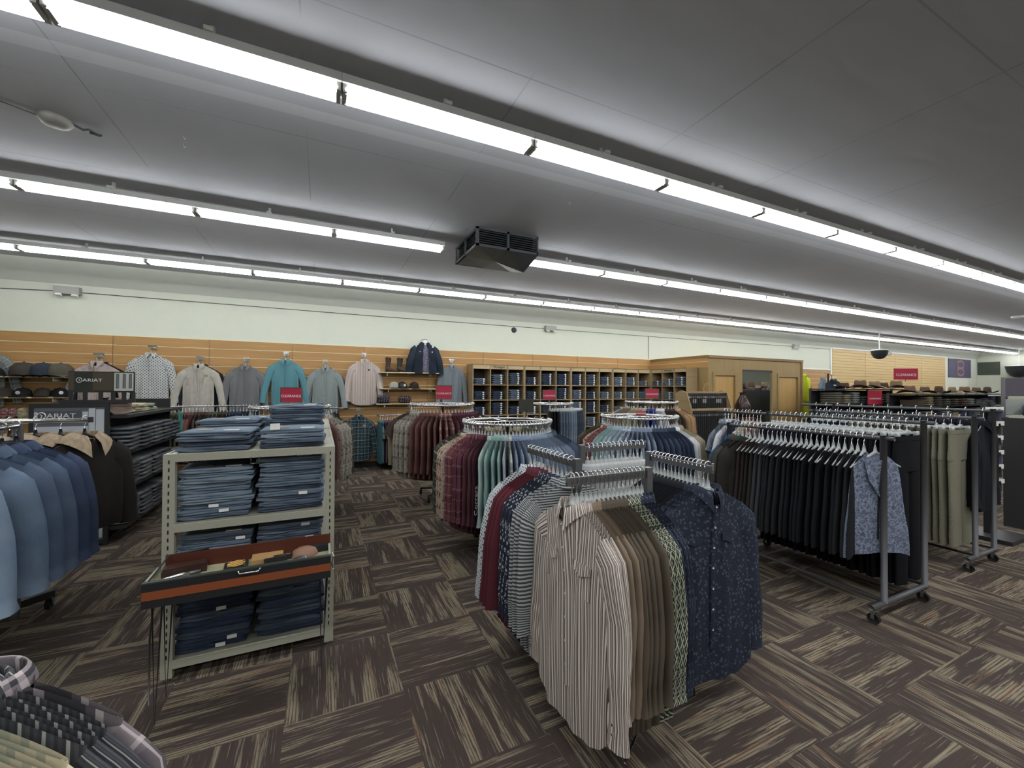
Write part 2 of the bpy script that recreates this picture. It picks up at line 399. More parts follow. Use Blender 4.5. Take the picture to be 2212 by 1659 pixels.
# small ceiling and wall fittings
t = thing('smoke_detector', 'round white detector on the ceiling trailing a grey cable', 'detector', (-1.667, 3.86, CEIL))
part('housing', M().lathe([(.001, 0), (.085, 0), (.088, -.02), (.07, -.045), (.04, -.055), (.001, -.055)], 24), plain('aged_plastic', hx('a3a29c'), .5), t, True)
part('cable', M().tube([(.08, .02, -.01), (.12, .05, -.02), (.15, .04, -.015), (.19, .09, -.02), (.2, .07, -.03), (.16, .05, -.03), (.2, .1, -.012)], .008), plain('cable_grey', hx('54545a'), .5), t, True)
part('cable', M().tube([(-.08, 0, -.008), (-.3, -.14, -.006), (-.7, -.3, -.006)], .004), plain('cable_grey', 0), t, True)
t = thing('smoke_detector', 'small white detector on the far right of the ceiling', 'detector', (15.5, 3.83, CEIL))
part('housing', M().lathe([(.001, 0), (.12, 0), (.12, -.03), (.09, -.05), (.001, -.05)], 20), white, t, True)
for x, y in ((-.96, 3.85), (-.93, 3.72), (.35, 4.25), (2.2, 3.4), (3.0, 4.25)):
    single('ceiling_hook', M().tube([(0, 0, 0), (0, 0, -.015), (.008, 0, -.024), (.016, 0, -.015)], .002), chrome, 'tiny wire hook screwed into the ceiling between the light rows', 'hook', 'tiny ceiling hooks', (x, y, CEIL), smooth=True)
EM = [(-3.42, 2.94, 'left end of the back wall'), (4.86, 2.93, 'middle of the back wall above the cubbies'), (14.25, 2.97, 'back wall right of the fitting room'), (20.2, 3.0, 'far pale slatwall')]
for i, (x, z, wh) in enumerate(EM):
    t = thing('emergency_light', 'white emergency light box on the '+wh, 'emergency light', (x, YN, z))
    part('housing', M().box(-.14, -.09, -.055, .14, -.001, .055), plain('aged_plastic', 0), t)
    for s_ in (-1, 1): part('lamp_head', M().lathe([(.001, 0), (.035, .0), (.045, -.03), (.001, -.035)], 14, 0, (s_*.09, -.08, -.055)), white, t, True)
for a, b in zip([(XW+.2, 2.88)]+[(q[0]+.14, q[1]-.01) for q in EM[:3]], [(q[0]-.14, q[1]-.01) for q in EM[:4]]):
    single('surface_cable', M().tube([(a[0], YN-.006, a[1]), ((a[0]+b[0])/2, YN-.006, (a[1]+b[1])/2-.01), (b[0], YN-.006, b[1])], .006), plain('cable_grey', 0), 'thin grey cable run along the wall between emergency lights', 'cable', 'cable runs between the emergency lights', smooth=True)
single('surface_cable', M().tube([(7.9, YN-.006, 2.93), (7.9, YN-.006, 2.33)], .006), plain('cable_grey', 0), 'thin vertical cable dropping to the slatwall beside the fitting room', 'cable', smooth=True)
single('wall_vent', M().lathe([(.001, -.02), (.04, -.022), (.06, -.012), (.062, 0)], 20), black, 'small round black cap on the cream wall', 'wall cap', None, (3.935, YN-.001, 2.837), rot=(-pi/2, 0, 0), smooth=True)
def dome(name, loc, r, lab):
    t = thing(name, lab, 'dome mirror', loc)
    part('dome', M().lathe([(.001, -r*1.25), (r*.35, -r*1.18), (r*.65, -r*.98), (r*.88, -r*.6), (r, 0)], 28), N('smoked_dome').col((.03, .035, .04), .3, .4), t, True)
    part('mount', M().lathe([(r, 0), (r*1.02, .01), (r*.95, .03), (.001, .04)], 28).cyl(0, 0, .03, CEIL-loc[2]-.001, .012), white, t, True)
dome('security_dome', (16.07, 6.83, 2.78), .22, 'black security dome hanging in front of the pale slatwall')
dome('security_dome', (28.0, 6.9, 2.62), .42, 'black security dome beside the end wall shelving')
t = thing('poster', 'dark poster with a round reddish emblem on the far wall', 'poster', (26.6, YN-.02, 2.55))
part('board', M().box(-1.15, -.01, -.42, 1.15, .01, .42), plain('poster_grey', hx('54506a'), .6), t)
er = plain('emblem_red', hx('96706e'), .6)
for s_ in (1, -1):
    e_ = part('emblem_ring', M().tube([(.35*cos(a*pi/8), 0, s_*.16+.17*sin(a*pi/8)) for a in range(16)], .05, 6, closed=True), er, t, True, loc=(0, -.018, 0)); e_.scale = (1, .15, 1)
single('poster', M().box(-.01, -.36, -.3, .01, .36, .3), plain('poster_olive', hx('4c5248'), .7), 'plain dark green poster on the end wall', 'poster', None, (XE-.02, 7.95, 2.58))

# ------------------------------------------------------------------ garments
def nz(x, y, z, s=1.): return noise.noise(Vector((x*s, y*s, z*s)))
def body(sw=.215, hw=.25, L=.74, th=.03, fold=.010, nu=32, nv=14, seed=0, tail=.05, z0=-.10, neck=.068, slope=.075, thtop=.006, drop=.03, op=0.):
    """flattened tube of cloth hanging from the shoulders; returns M and front surface function"""
    m = M(); rows = []; uvs = []
    def pt(u, v):
        a = 2*pi*u; cx_, sy_ = cos(a), sin(a)
        cxs = math.copysign(abs(cx_)**.75, cx_); sys_ = math.copysign(abs(sy_)**.55, sy_)
        w = sw+(hw-sw)*min(1, v*1.15)**.8
        w *= 1+.035*nz(seed, v*4, 3.1*cx_)*v
        x = w*cxs
        ax = min(1, max(0, (abs(x)-neck)/(sw-neck)))
        zt = z0-slope*ax**1.25
        if abs(x) < neck and sy_ < 0: zt -= drop*sqrt(max(0, 1-(x/neck)**2))
        zh = z0-slope-L+tail*abs(cx_)**3*1.0
        z = zt+(zh-zt)*v
        if abs(x) < neck: yt = .045*sqrt(max(0, 1-(x/neck)**2))+thtop
        else: yt = thtop
        yy = (yt+(th-yt)*min(1, v*3.))*sys_
        f = fold*min(1, v*1.6)*(sin(x*38+seed*1.7+v*2)+.7*sin(x*71+seed+v*3)+1.2*nz(x*9, v*2, seed+sy_))
        y = yy+f*(1. if th > .02 else .7)
        if op and sy_ < 0 and abs(x) < .12: y += 0
        return (x, y, z)
    for j in range(nv+1):
        v = (j/nv); v = v**1.0
        r, q = [], []
        for i in range(nu):
            p = pt(i/nu+.0, v); r.append(p); q.append((p[0]+(.7 if sin(2*pi*i/nu) > 0 else 0), p[2]))
        rows.append(r); uvs.append(q)
    m.grid(rows, 0, cu=True, uv=uvs)
    def front(x, z):
        vv = min(1, max(0, (z0-slope*.3-z)/(L+slope)))
        w = sw+(hw-sw)*min(1, vv*1.15)**.8
        cxs = max(-1, min(1, x/w)); c_ = math.copysign(abs(cxs)**(1/.75), cxs); u = 1-math.acos(c_)/(2*pi)
        return pt(u, vv)[1]
    return m, front
def sleeve(s, sw=.215, L=.60, r0=.075, r1=.05, ry=.022, spread=.07, bend=.02, nu=12, seed=0, short=False, z0=-.10, slope=.075, cuff=True, fwd=0.):
    m = M(); path = []
    n = 12 if not short else 6
    zs = z0-slope-.062
    pts = [Vector((s*(sw-.05), 0, zs+.015)), Vector((s*(sw+.015), 0, zs-.03)), Vector((s*(sw+spread*.55+.01), bend-fwd*.2, zs-.22)), Vector((s*(sw+spread*.9), bend*.4-fwd*.6, zs-.44)), Vector((s*(sw+spread), -fwd, zs-L))]
    if short: pts = [pts[0], pts[1], Vector((s*(sw+.075), 0, zs-.17))]
    rows, uvs = [], []
    for j in range(n+1):
        q = j/n*(len(pts)-1); i = min(int(q), len(pts)-2); f = q-i
        p = pts[i].lerp(pts[i+1], f); t = (pts[i+1]-pts[i]).normalized()
        if f < .5 and i > 0: t = ((pts[i+1]-pts[i]).normalized()*(f+.5)+(pts[i]-pts[i-1]).normalized()*(.5-f)).normalized()
        elif f >= .5 and i < len(pts)-2: t = ((pts[i+1]-pts[i]).normalized()*(1.5-f)+(pts[i+2]-pts[i+1]).normalized()*(f-.5)).normalized()
        v = j/n; r = r0+(r1-r0)*v
        if short: r = r0*(1+.05*v)
        side = Vector((t.z, 0, -t.x)).normalized()
        rr, uu = [], []
        for k in range(nu):
            a = 2*pi*k/nu; ca = math.copysign(abs(cos(a))**.8, cos(a))
            rad = r*(1+.10*nz(seed+v*7, k*.9, s)*min(1, v*4))
            yy = ry*min(1, .35+v*3)*sin(a)+.006*sin(v*16+k+seed)*v
            if cuff and v > .93: yy *= 1.15; rad *= 1.04
            c = p+side*(rad*ca)+Vector((0, yy, 0)); rr.append(c); uu.append((k/nu*.36, -v*L))
        rows.append(rr); uvs.append(uu)
    m.grid(rows, 0, cu=True, uv=uvs); return m
def collar(z0=-.10, neck=.06, h=.034, out=.03, pt_=.045, band=False):
    m = M(); rows = [[] for _ in range(5)]; n = 22
    for i in range(n+1):
        a = radians(-90+14)+radians(332)*i/n       # opens at the front (-y)
        f = max(0, (abs(i/n-.5)*2-.55)/.45)**2
        ca, sa = cos(a), sin(a)
        dz = -.026*f
        rx, ry_ = neck, .046
        rows[0].append((rx*ca, ry_*sa, z0-.012+dz)); rows[1].append((rx*.97*ca, ry_*.97*sa, z0+h+dz*1.1))
        rows[2].append((rx*1.05*ca, ry_*1.06*sa, z0+h+.004+dz*1.1))
        rows[3].append(((rx+out*.6)*ca, (ry_+out*.5)*sa, z0+h*.4+dz-.3*pt_*f)); 
        rows[4].append(((rx+out)*ca*(1+.1*f), (ry_+out*.7)*sa-.004*f, z0-.012+dz-pt_*f))
    if band: rows = rows[:3]
    m.grid(rows, 0, uv=[[(i*.02, -j*.02+.3) for i in range(n+1)] for j in range(len(rows))]); return m
def strip_on(front, x0, x1, z0, z1, n=10, off=.0065, mi=0):
    m = M(); rows = []
    for j in range(n+1):
        z = z0+(z1-z0)*j/n
        a, b = front(x0, z)-off, front(x1, z)-off
        rows.append([(x0, a+off, z), (x0, a, z), (x1, b, z), (x1, b+off, z)])
    m.grid(rows, mi); return m
def flap_on(front, x0, x1, z0, z1, vpt=.02, off=.008):
    m = M(); n = 6; rows = [[], []]
    for i in range(n+1):
        x = x0+(x1-x0)*i/n; k = 1-abs(i/n-.5)*2
        rows[0].append((x, front(x, z0)-off, z0)); rows[1].append((x, front(x, z1)-off-.003, z1-vpt*k))
    m.grid(rows); return m
_gm = {}
def mset(key, **k):
    """meshes of one garment cut, shared by every copy"""
    if key in _gm: return _gm[key]
    kind = k.pop('kind', 'shirt'); sh = k.pop('short', False); ns = k.pop('nosleeve', False); sp = k.pop('spread', .05); ry = k.pop('ry', None)
    sl = k.pop('SL', .58); fw_ = k.pop('fwd', 0.)
    b, fr = body(**k)
    th = k.get('th', .03); sw = k.get('sw', .215); z0 = k.get('z0', -.10)
    d = dict(body=b, front=fr, short=sh)
    if not ns:
        for s in (-1, 1):
            d['sleeve%d' % s] = sleeve(s, sw, sl, .072 if kind == 'shirt' else .09, .047 if kind == 'shirt' else .065, ry or th*.8, sp, .01, 10, k.get('seed', 0)+s, sh, fwd=fw_)
    d['collar'] = (collar(z0, .056, .024, .014, .03) if key.startswith(('dense', 'far')) else collar(z0, .06, .03, .022, .045)) if kind != 'vest' else None
    _gm[key] = d; return d
hook_m = None
def hanger_meshes(kind):
    global hook_m
    key = 'h_'+kind
    if key in _gm: return _gm[key]
    hk = M(); pts = [(-.019, 0, -.010)]+[(.019*cos(a), 0, -.002+.019*sin(a)) for a in [pi-k*pi/7 for k in range(0, 9)]]+[(.004, 0, -.036), (0, 0, -.05), (0, 0, -.112)]
    hk.tube(pts, .0030, 5)
    bd = M()
    if kind == 'shirt':
        for s in (-1, 1): bd.tube([(0, 0, -.112), (s*.03, 0, -.128), (s*.09, 0, -.160), (s*.185, 0, -.212)], [.012, .009, .005, .005], 6)
        bd.tube([(-.17, 0, -.206), (.17, 0, -.206)], .003, 4); bd.tube([(0, 0, -.072), (0, 0, -.118)], [.007, .013], 6)
    else:
        bd.box(-.17, -.004, -.104, .17, .004, -.086); bd.box(-.02, -.006, -.112, .02, .006, -.07)
        for s in (-1, 1): bd.box(s*.14-.018, -.013, -.135, s*.14+.018, .013, -.088)
    _gm[key] = (hk, bd, {}); return _gm[key]
def me_of(store, key, mm, mats, smooth=True):
    if key not in store: store[key] = mm.mesh(key[0] if isinstance(key, tuple) else key, mats, smooth)
    return store[key]
_ms = {}
_hq = []
def hanger(loc, rz, label, grp, kind='shirt', far=False, mat=None): _hq.append((Vector(loc), rz, label, grp, kind, far, mat))
def _hanger(loc, rz, label, grp, kind='shirt', far=False, mat=None):
    hk, bd, _ = hanger_meshes(kind); mat = mat or clearp
    if far:
        key = ('clothes_hanger', kind, mat.name)
        if key not in _ms:
            m = M(); m.add(hk.v, hk.f, 0, hk.uv); m.add(bd.v, bd.f, 1, bd.uv); _ms[key] = m.mesh('clothes_hanger', [chrome, mat], True)
        return tag(ob('clothes_hanger', _ms[key], None, loc, rz), label, 'hanger', grp)
    t = thing('clothes_hanger', label, 'hanger', loc, rz, grp)
    ob('hook', me_of(_ms, ('hook', kind), hk, chrome), t); ob('shoulder_bar' if kind == 'shirt' else 'clip_bar', me_of(_ms, ('bar', kind, mat.name), bd, mat, kind == 'shirt'), t)
    return t
def garment(key, mat, loc, rz, name, label, cat, grp=None, far=False, colmat=None, tilt=0., extras=None, cuffmat=None):
    """key: cut made with mset(); every part shares its mesh with the other copies of that cut and cloth"""
    d = _gm[key]; mn = mat.name; loc = Vector(loc)-Vector((0, 0, .03))
    if far:
        k2 = (name, key, mn, colmat.name if colmat else '')
        if k2 not in _ms:
            m = M()
            for p in ('body', 'sleeve-1', 'sleeve1', 'collar'):
                q = d.get(p)
                if q: m.add(q.v, q.f, 1 if (p == 'collar' and colmat) else 0, q.uv)
            _ms[k2] = m.mesh(name, [mat]+([colmat] if colmat else []), True)
        return tag(ob(name, _ms[k2], None, loc, rz, (tilt, 0, rz)), label, cat, grp)
    t = thing(name, label, cat, loc, rz, grp); t.rotation_euler = (tilt, 0, rz)
    ob('body', me_of(_ms, ('body', key, mn), d['body'], mat), t)
    for s in (-1, 1):
        if d.get('sleeve%d' % s): ob('sleeve', me_of(_ms, ('sleeve', key, s, mn), d['sleeve%d' % s], mat), t)
    if d.get('collar'):
        cm = colmat or mat; ob('collar', me_of(_ms, ('collar', key, cm.name), d['collar'], cm), t)
    if extras: extras(t, d, mat)
    return t
def buttons_mesh(fr, zs, x=0., r=.0055):
    m = M()
    for z in zs:
        y = fr(x, z)-.006
        m.tube([(x, y+.003, z), (x, y-.002, z)], r, 8)
    return m
def dress(pocket='flap', but='d8d4c8', zt=-.15, zb=-.84, n=7, west=False, badge=None):
    bm = plain('button_'+but, hx(but), .35)
    def f(t, d, mat):
        fr = d['front']; key = (id(d), mat.name, pocket)
        pl = ob('placket', me_of(_ms, ('placket',)+key, strip_on(fr, -.016, .016, zt, zb, 16), mat), t)
        ob('buttons', me_of(_ms, ('buttons', but)+key, buttons_mesh(fr, [zt-.01+(zb-zt)*i/n for i in range(n)]), bm), pl)
        if pocket:
            for s in (-1, 1):
                x0, x1 = sorted((s*.055, s*.155))
                ob('pocket', me_of(_ms, ('pocket', s)+key, strip_on(fr, x0, x1, -.30, -.43, 5, .003), mat), t)
                if pocket == 'flap': ob('pocket_flap', me_of(_ms, ('pflap', s)+key, flap_on(fr, x0-.003, x1+.003, -.292, -.325), mat), t)
        if badge:
            x = .10; o_ = M().box(x-.028, fr(x, -.27)-.009, -.285, x+.028, fr(x, -.27)-.005, -.25) if badge == 'patch' else M().tube([(x-.02, fr(x-.02, -.27)-.004, -.27), (x-.02, fr(x-.02, -.27)-.010, -.27)], .018, 14)
            part('badge', o_, black if badge != 'patch' else tan_, t)
    return f

mset('dense', th=.013, fold=.005, nu=28, nv=10, seed=1, L=.76, hw=.235, spread=.035, ry=.014)
mset('dense2', th=.014, fold=.006, nu=28, nv=10, seed=5, L=.80, hw=.245, spread=.05, ry=.015)
mset('wide', th=.022, fold=.006, nu=48, nv=14, seed=3, L=.80, hw=.25, spread=.10, ry=.02)
mset('feature', th=.030, fold=.0065, nu=72, nv=20, seed=4, L=.82, hw=.25, tail=.09, spread=.075, ry=.024, SL=.66, drop=.055)
mset('wallshirt', th=.032, fold=.014, nu=52, nv=16, seed=8, L=.74, hw=.215, sw=.20, spread=.135, ry=.026, SL=.60, drop=.045, fwd=.02)
mset('wallshirt2', th=.032, fold=.014, nu=52, nv=16, seed=15, L=.76, hw=.225, sw=.205, spread=.10, ry=.026, SL=.62, drop=.04)
mset('far', th=.018, fold=.008, nu=20, nv=7, seed=2, L=.76, hw=.24, spread=.04, ry=.016)
mset('far_short', th=.018, fold=.008, nu=20, nv=7, seed=6, L=.70, hw=.25, short=True, ry=.02)
mset('tee', th=.022, fold=.008, nu=28, nv=10, seed=9, L=.68, hw=.26, short=True, ry=.024, tail=0)
mset('vest', kind='vest', th=.020, fold=.006, nu=32, nv=12, seed=11, L=.58, sw=.165, hw=.24, nosleeve=True, tail=-.03)
mset('jacket', kind='coat', th=.050, fold=.010, nu=40, nv=14, seed=12, L=.56, sw=.235, hw=.26, spread=.08, ry=.05, tail=0, thtop=.02, SL=.56)
mset('coat', kind='coat', th=.045, fold=.012, nu=32, nv=12, seed=14, L=.68, sw=.235, hw=.28, spread=.05, ry=.04, tail=0, thtop=.02)

def pants_mesh(L=1.02, th=.016, seed=0, hw=.19):
    m = M(); nu = 16
    rows, uvs = [], []
    for j in range(6):
        v = j/5; z = -.115-.26*v; w = hw*(1+.10*v)
        rows.append([(w*math.copysign(abs(cos(a))**.7, cos(a)), th*(1+.3*v)*math.copysign(abs(sin(a))**.6, sin(a))+.006*nz(k*.5, v*3, seed), z) for k, a in enumerate([2*pi*i/nu for i in range(nu)])])
    m.grid(rows, 0, cu=True)
    for s in (-1, 1):
        rows = []
        for j in range(9):
            v = j/8; z = -.34-(L-.23)*v; w = .105-.02*v; cx_ = s*(.10-.006*v)
            rows.append([(cx_+w*math.copysign(abs(cos(a))**.8, cos(a)), th*1.2*sin(a)+.010*nz(k*.6+seed, v*4, s)*(v+.2), z+.012*nz(seed, k, 2)*v) for k, a in enumerate([2*pi*i/12 for i in range(12)])])
        m.grid(rows, 0, cu=True)
    rows = [[((hw+.004)*math.copysign(abs(cos(a))**.7, cos(a)), (th+.004)*math.copysign(abs(sin(a))**.6, sin(a)), z) for a in [2*pi*i/16 for i in range(16)]] for z in (-.112, -.15)]
    m.grid(rows, 0, cu=True)
    return m
_gm['pants'] = dict(body=pants_mesh()); _gm['pants2'] = dict(body=pants_mesh(1.08, .02, 4)); _gm['slacks'] = dict(body=pants_mesh(1.0, .018, 7))
def pants(key, mat, loc, rz, label, grp=None, name='trousers'):
    k = (name, key, mat.name)
    return tag(ob(name, me_of(_ms, k, _gm[key]['body'], mat), None, loc, rz), label, 'trousers', grp)

# ------------------------------------------------------------------ racks
def caster(t, x, y, z=0, r=.034):
    w = part('caster', M().tube([(x-.012, y, r), (x+.012, y, r)], r, 14), rubber, t, True)
    part('caster_fork', M().box(x-.02, y-.01, r, x-.015, y+.01, r*2+.012).box(x+.015, y-.01, r, x+.02, y+.01, r*2+.012).box(x-.02, y-.012, r*2+.01, x+.02, y+.012, r*2+.02), chrome, w)
def sign(x, y, z, w, h, label, base, red='b52c48', rz=-YAW, fr_=True, txt='CLEARANCE', ts=None):
    t = thing('sale_sign', label, 'sign', (x, y, 0), rz)
    part('stem', M().cyl(0, 0, base, z, .005), chrome, t)
    part('card', M().box(-w/2+.01, -.004, z+.01, w/2-.01, .004, z+h-.01), plain('sign_red_'+red, hx(red), .5), t)
    if fr_: part('frame', M().box(-w/2, -.008, z, w/2, .008, z+.012).box(-w/2, -.008, z+h-.012, w/2, .008, z+h).box(-w/2, -.008, z+.012, -w/2+.012, .008, z+h-.012).box(w/2-.012, -.008, z+.012, w/2, .008, z+h-.012), plain('sign_frame', hx('6a5a50'), .5), t)
    text(txt, ts or w*.165, paper, t, (0, -.006, z+h*.42), (pi/2, 0, 0))
    return t
def rounder(name, loc, r, z, label, base=True, spin=0.):
    t = thing(name, label, 'clothes rack', loc, spin)
    part('ring', M().tube([(r*cos(2*pi*k/40), r*sin(2*pi*k/40), z) for k in range(40)], .0125, 8, closed=True), chrome, t, True)
    part('post', M().cyl(0, 0, .12, z, .022, 14), chrome, t, True)
    part('spoke', M().tube([(-r, 0, z), (r, 0, z)], .008, 6), chrome, t, True); part('spoke', M().tube([(0, -r, z), (0, r, z)], .008, 6), chrome, t, True)
    m = M()
    for k in range(4):
        a = pi/4+k*pi/2; m.tube([(0, 0, .13), (r*.8*cos(a), r*.8*sin(a), .085)], .016, 8)
    part('base', m, blackm, t, True)
    for k in range(4):
        a = pi/4+k*pi/2; caster(t, r*.8*cos(a), r*.8*sin(a))
    return t
def ring_clothes(cx, cy, r, z, specs, a0, a1, where, far, hk_label, cut='dense', cat='shirt', jit=.03, wr=None):
    """specs: (count, fabric, words [, name, cut]) laid round the ring from angle a0 to a1"""
    tot = sum(s[0] for s in specs); i = 0
    for s in specs:
        cnt, mat, words = s[:3]; nm = s[3] if len(s) > 3 else 'long_sleeved_shirt'; ct = s[4] if len(s) > 4 else cut
        for k in range(cnt):
            a = radians(a0+(a1-a0)*(i+.5)/tot); i += 1
            p = (cx+r*cos(a), cy+r*sin(a), z+.012); rz = a+rnd.uniform(-jit, jit)+(pi if rnd.random() < 0 else 0)
            lb = words+' '+where; g = lb if cnt > 1 else None
            if nm in ('jeans', 'trousers'):
                pants(ct, mat, p, rz, lb, g, nm); hanger(p, rz, hk_label, hk_label, 'pants', far)
            else:
                garment(ct, mat, p, rz, nm, lb, cat, g, far); hanger(p, rz, hk_label, hk_label, 'shirt', far)

# --- round rack with the long colour run, centre of the room
BXc, BYc, BR, BZ = 1.694, 3.734, .43, 1.19
rounder('round_clothes_rack', (BXc, BYc, 0), BR, BZ, 'round chrome rack of shirts from plaid through burgundy and mint to blue')
f_ol = fab('plaid', '3a4238', '20241f', '8a8f7c', '565c50', 'b5b7a6'); f_or = fab('brocade', '5a3428', 'cfc6ba', '8c5236', sc=1.4); f_or2 = fab('brocade', '3a2a26', 'b07a42', 'd8cfc2', sc=1.2)
f_rp = fab('plaid', '84434a', '66303a', 'a8706a', '8c4c52', 'b98f88'); f_pl = fab('plaid', '6d3346', '4d2434', '8e4c58', '7a3b4c', 'a06a74', sc=.8)
f_bu = fab('solid', '5d303c'); f_bu2 = fab('solid', '3e1826'); f_mint = fab('solid', 'a3bfb8'); f_mint2 = fab('solid', '7fa8a3'); f_gry = fab('heather', '8f97a6', 'a9b1bd')
f_gp = fab('plaid', 'b9bfae', '7e8a8e', 'd8dccc', '9aa7a4', 'e2e4da'); f_b1 = fab('heather', '70859f', '8b9db6'); f_b2 = fab('solid', '7f92ab'); f_b3 = fab('check', '647b9c', '8699b3')
f_sl = fab('heather', '5c6c80', '74849a'); f_nv = fab('solid', '3c4c68'); f_nv2 = fab('solid', '2d3b54'); f_dk = fab('solid', '1d2733'); f_kh = fab('solid', 'a59a78'); f_wh = fab('solid', 'd9dcdc')
f_ol2 = fab('solid', '565540'); f_br = fab('solid', '4a3a30'); f_rust = fab('solid', '744840'); f_teal = fab('solid', '3f6f78'); f_lb = fab('solid', '98b1bd'); f_bp = fab('floral', 'aab8cc', '4d638c', 'd5dbe4')
wB = 'on the round rack just behind the four-way rack'
ring_clothes(BXc, BYc, BR, BZ, [(3, f_ol, 'olive plaid flannel shirt'), (2, f_or2, 'orange and black print shirt'), (1, f_or, 'rust and white print shirt'), (2, f_rp, 'red plaid shirt'), (2, f_pl, 'wine plaid shirt'),
    (2, f_bu, 'burgundy shirt'), (1, f_bu2, 'maroon shirt with lettered sleeve'), (1, f_mint, 'pale mint shirt'), (3, f_mint2, 'seafoam green shirt'), (1, f_gry, 'pale grey shirt'), (1, f_gp, 'sage and white plaid shirt'),
    (2, f_b3, 'blue checked shirt'), (5, f_b1, 'light blue chambray shirt'), (3, f_b2, 'plain light blue shirt'), (3, f_sl, 'slate grey blue shirt'), (5, f_nv, 'navy blue shirt'), (2, f_dk, 'near black shirt'), (3, f_ol, 'green check flannel shirt')],
    168, 350, wB, False, 'clear plastic hanger on the round rack just behind the four-way rack')
ring_clothes(BXc, BYc, BR, BZ, [(3, f_ol2, 'olive shirt on the hidden side'), (4, f_kh, 'khaki shirt on the hidden side'), (4, f_br, 'brown shirt on the hidden side')], -2, 160, wB, True, 'clear plastic hanger on the hidden side of that round rack', cut='far')

for o in [o for o in bpy.data.objects if 'lettered sleeve' in o.get('label', '')]:
    l_ = text('Correra', .075, paper, o, (.262, .024, -.60), (0, 0, 0), 'sleeve_lettering', .0008)
    l_.rotation_euler = Matrix(((0, 1, 0), (0, 0, 1), (1, 0, 0))).to_euler()
# --- four-way rack in front
t = thing('four_way_rack', 'chrome four-way rack of folded-out arms holding patterned shirts in front', 'clothes rack', (1.43, 1.78, 0))
ARM = [((1.40, 1.48), (.95, 1.48)), ((1.19, 1.76), (1.19, 2.30)), ((1.47, 2.12), (1.98, 2.12)), ((1.715, 1.80), (1.715, 1.38))]
AZ = [1.14, 1.15, 1.16, 1.15]
for (a, b), z in zip(ARM, AZ):
    ax, ay, bx_, by_ = a[0]-1.43, a[1]-1.78, b[0]-1.43, b[1]-1.78
    if abs(ax-bx_) > .01: m = M().box(min(ax, bx_), ay-.007, z-.035, max(ax, bx_), ay+.007, z)
    else: m = M().box(ax-.007, min(ay, by_), z-.035, ax+.007, max(ay, by_), z)
    am = part('arm', m, steel, t); part('upright', M().box(ax-.016, ay-.016, .30, ax+.016, ay+.016, z+.012), steel, t)
    part('end_stop', M().tube([(bx_, by_, z-.02), (bx_, by_, z+.014)], .006, 6), chrome, am)
    part('connector', M().tube([(ax, ay, .34), (0, 0, .34)], .014, 6), steel, t)
part('base_leg', M().box(-.40, -.02, .075, .40, .02, .105, 0, radians(40)), blackm, t); part('base_leg', M().box(-.40, -.02, .076, .40, .02, .106, 0, radians(-52)), blackm, t)
part('post', M().box(-.03, -.03, .1, .03, .03, .36), blackm, t)
for a in (40, 220, -52, 128): caster(t, .38*cos(radians(a)), .38*sin(radians(a)))
part('chrome_foot', M().tube([(-.35, -.52, .075), (-.22, -.44, .075), (0, -.02, .09)], .006, 6), chrome, t, True)
def arm_clothes(i, specs, face, where, hl, cut='dense', ext=None, jit=.05, start=.02, outer_first=True, twist=None):
    (ax, ay), (bx_, by_) = ARM[i]; tot = sum(s[0] for s in specs); k = 0; L = sqrt((ax-bx_)**2+(ay-by_)**2)
    for s in specs:
        cnt, mat, words = s[:3]; ct = s[3] if len(s) > 3 else cut
        for q in range(cnt):
            f = start/L+(1-2*start/L)*(k+.3)/tot; x, y = bx_+(ax-bx_)*f, by_+(ay-by_)*f
            rz = face+rnd.uniform(-jit, jit)+(twist if (twist and k == 0) else 0); p = (x, y, AZ[i]+.002)
            lb = words+' '+where
            garment(ct, mat, p, rz, 'long_sleeved_shirt', lb, 'shirt', lb if cnt > 1 else None, colmat=None, extras=ext if k == 0 else None); hanger(p, rz, hl, hl)
            k += 1
f_str = fab('stripe', 'e0d8cc', 'dcd2c6', '6a5650', 'a08d84', 'e4dccf', '75625a', 'b8a79a', '5f4c48', sc=1.15)
f_tan = fab('solid', '84705a'); f_brn = fab('solid', '5c5040'); f_brn2 = fab('solid', '4c4335'); f_dia = fab('diamond', '343c36', '8e9484', 'b9ba98')
f_nf = fab('floral', '252c3e', '4c566a', '323a4e', sc=1.9); f_dots = fab('dots', 'cdd6da', '2d3650', sc=1.1); f_wine = fab('solid', '64202f')
f_np = fab('floral', '2a3346', 'b9c0c8', '1c2334', sc=1.6); f_gg = fab('hstripe', '454c54', 'b4b8b6', sc=2.8); f_gg2 = fab('check', '3a4450', 'bfc4c4', sc=1.6)
f_blk = fab('solid', '20242a'); f_blk2 = fab('solid', '2a2e33'); f_white = fab('solid', 'b9bbbb')
arm_clothes(0, [(1, f_str, 'brown and cream striped western shirt with snap pocket flaps, outermost', 'feature'), (2, f_str, 'brown and cream striped western shirt behind the outermost one', 'dense2'), (2, f_tan, 'tan work shirt'), (6, f_brn, 'olive brown shirt', 'dense2'), (3, f_dia, 'black and green lattice print shirt', 'dense2'), (3, f_nf, 'navy blue shirt with tiny flecks')], -pi/2, 'on the front four-way arm', 'clear plastic hanger on the front arm of the four-way rack', ext=dress('flap', 'd8cfc0'), twist=.10)
arm_clothes(1, [(2, f_dots, 'white shirt with small navy dots', 'wide'), (3, f_wine, 'plain wine red shirt', 'wide'), (3, f_np, 'navy and white sprig print shirt', 'dense2'), (3, f_gg, 'black and white fine striped shirt', 'dense2')], pi, 'on the left arm of the four-way rack', 'clear plastic hanger on the left arm of the four-way rack', twist=0)
arm_clothes(2, [(14, f_white, 'white dress shirt')], pi/2, 'on the back arm of the four-way rack', 'clear plastic hanger on the back arm of the four-way rack')
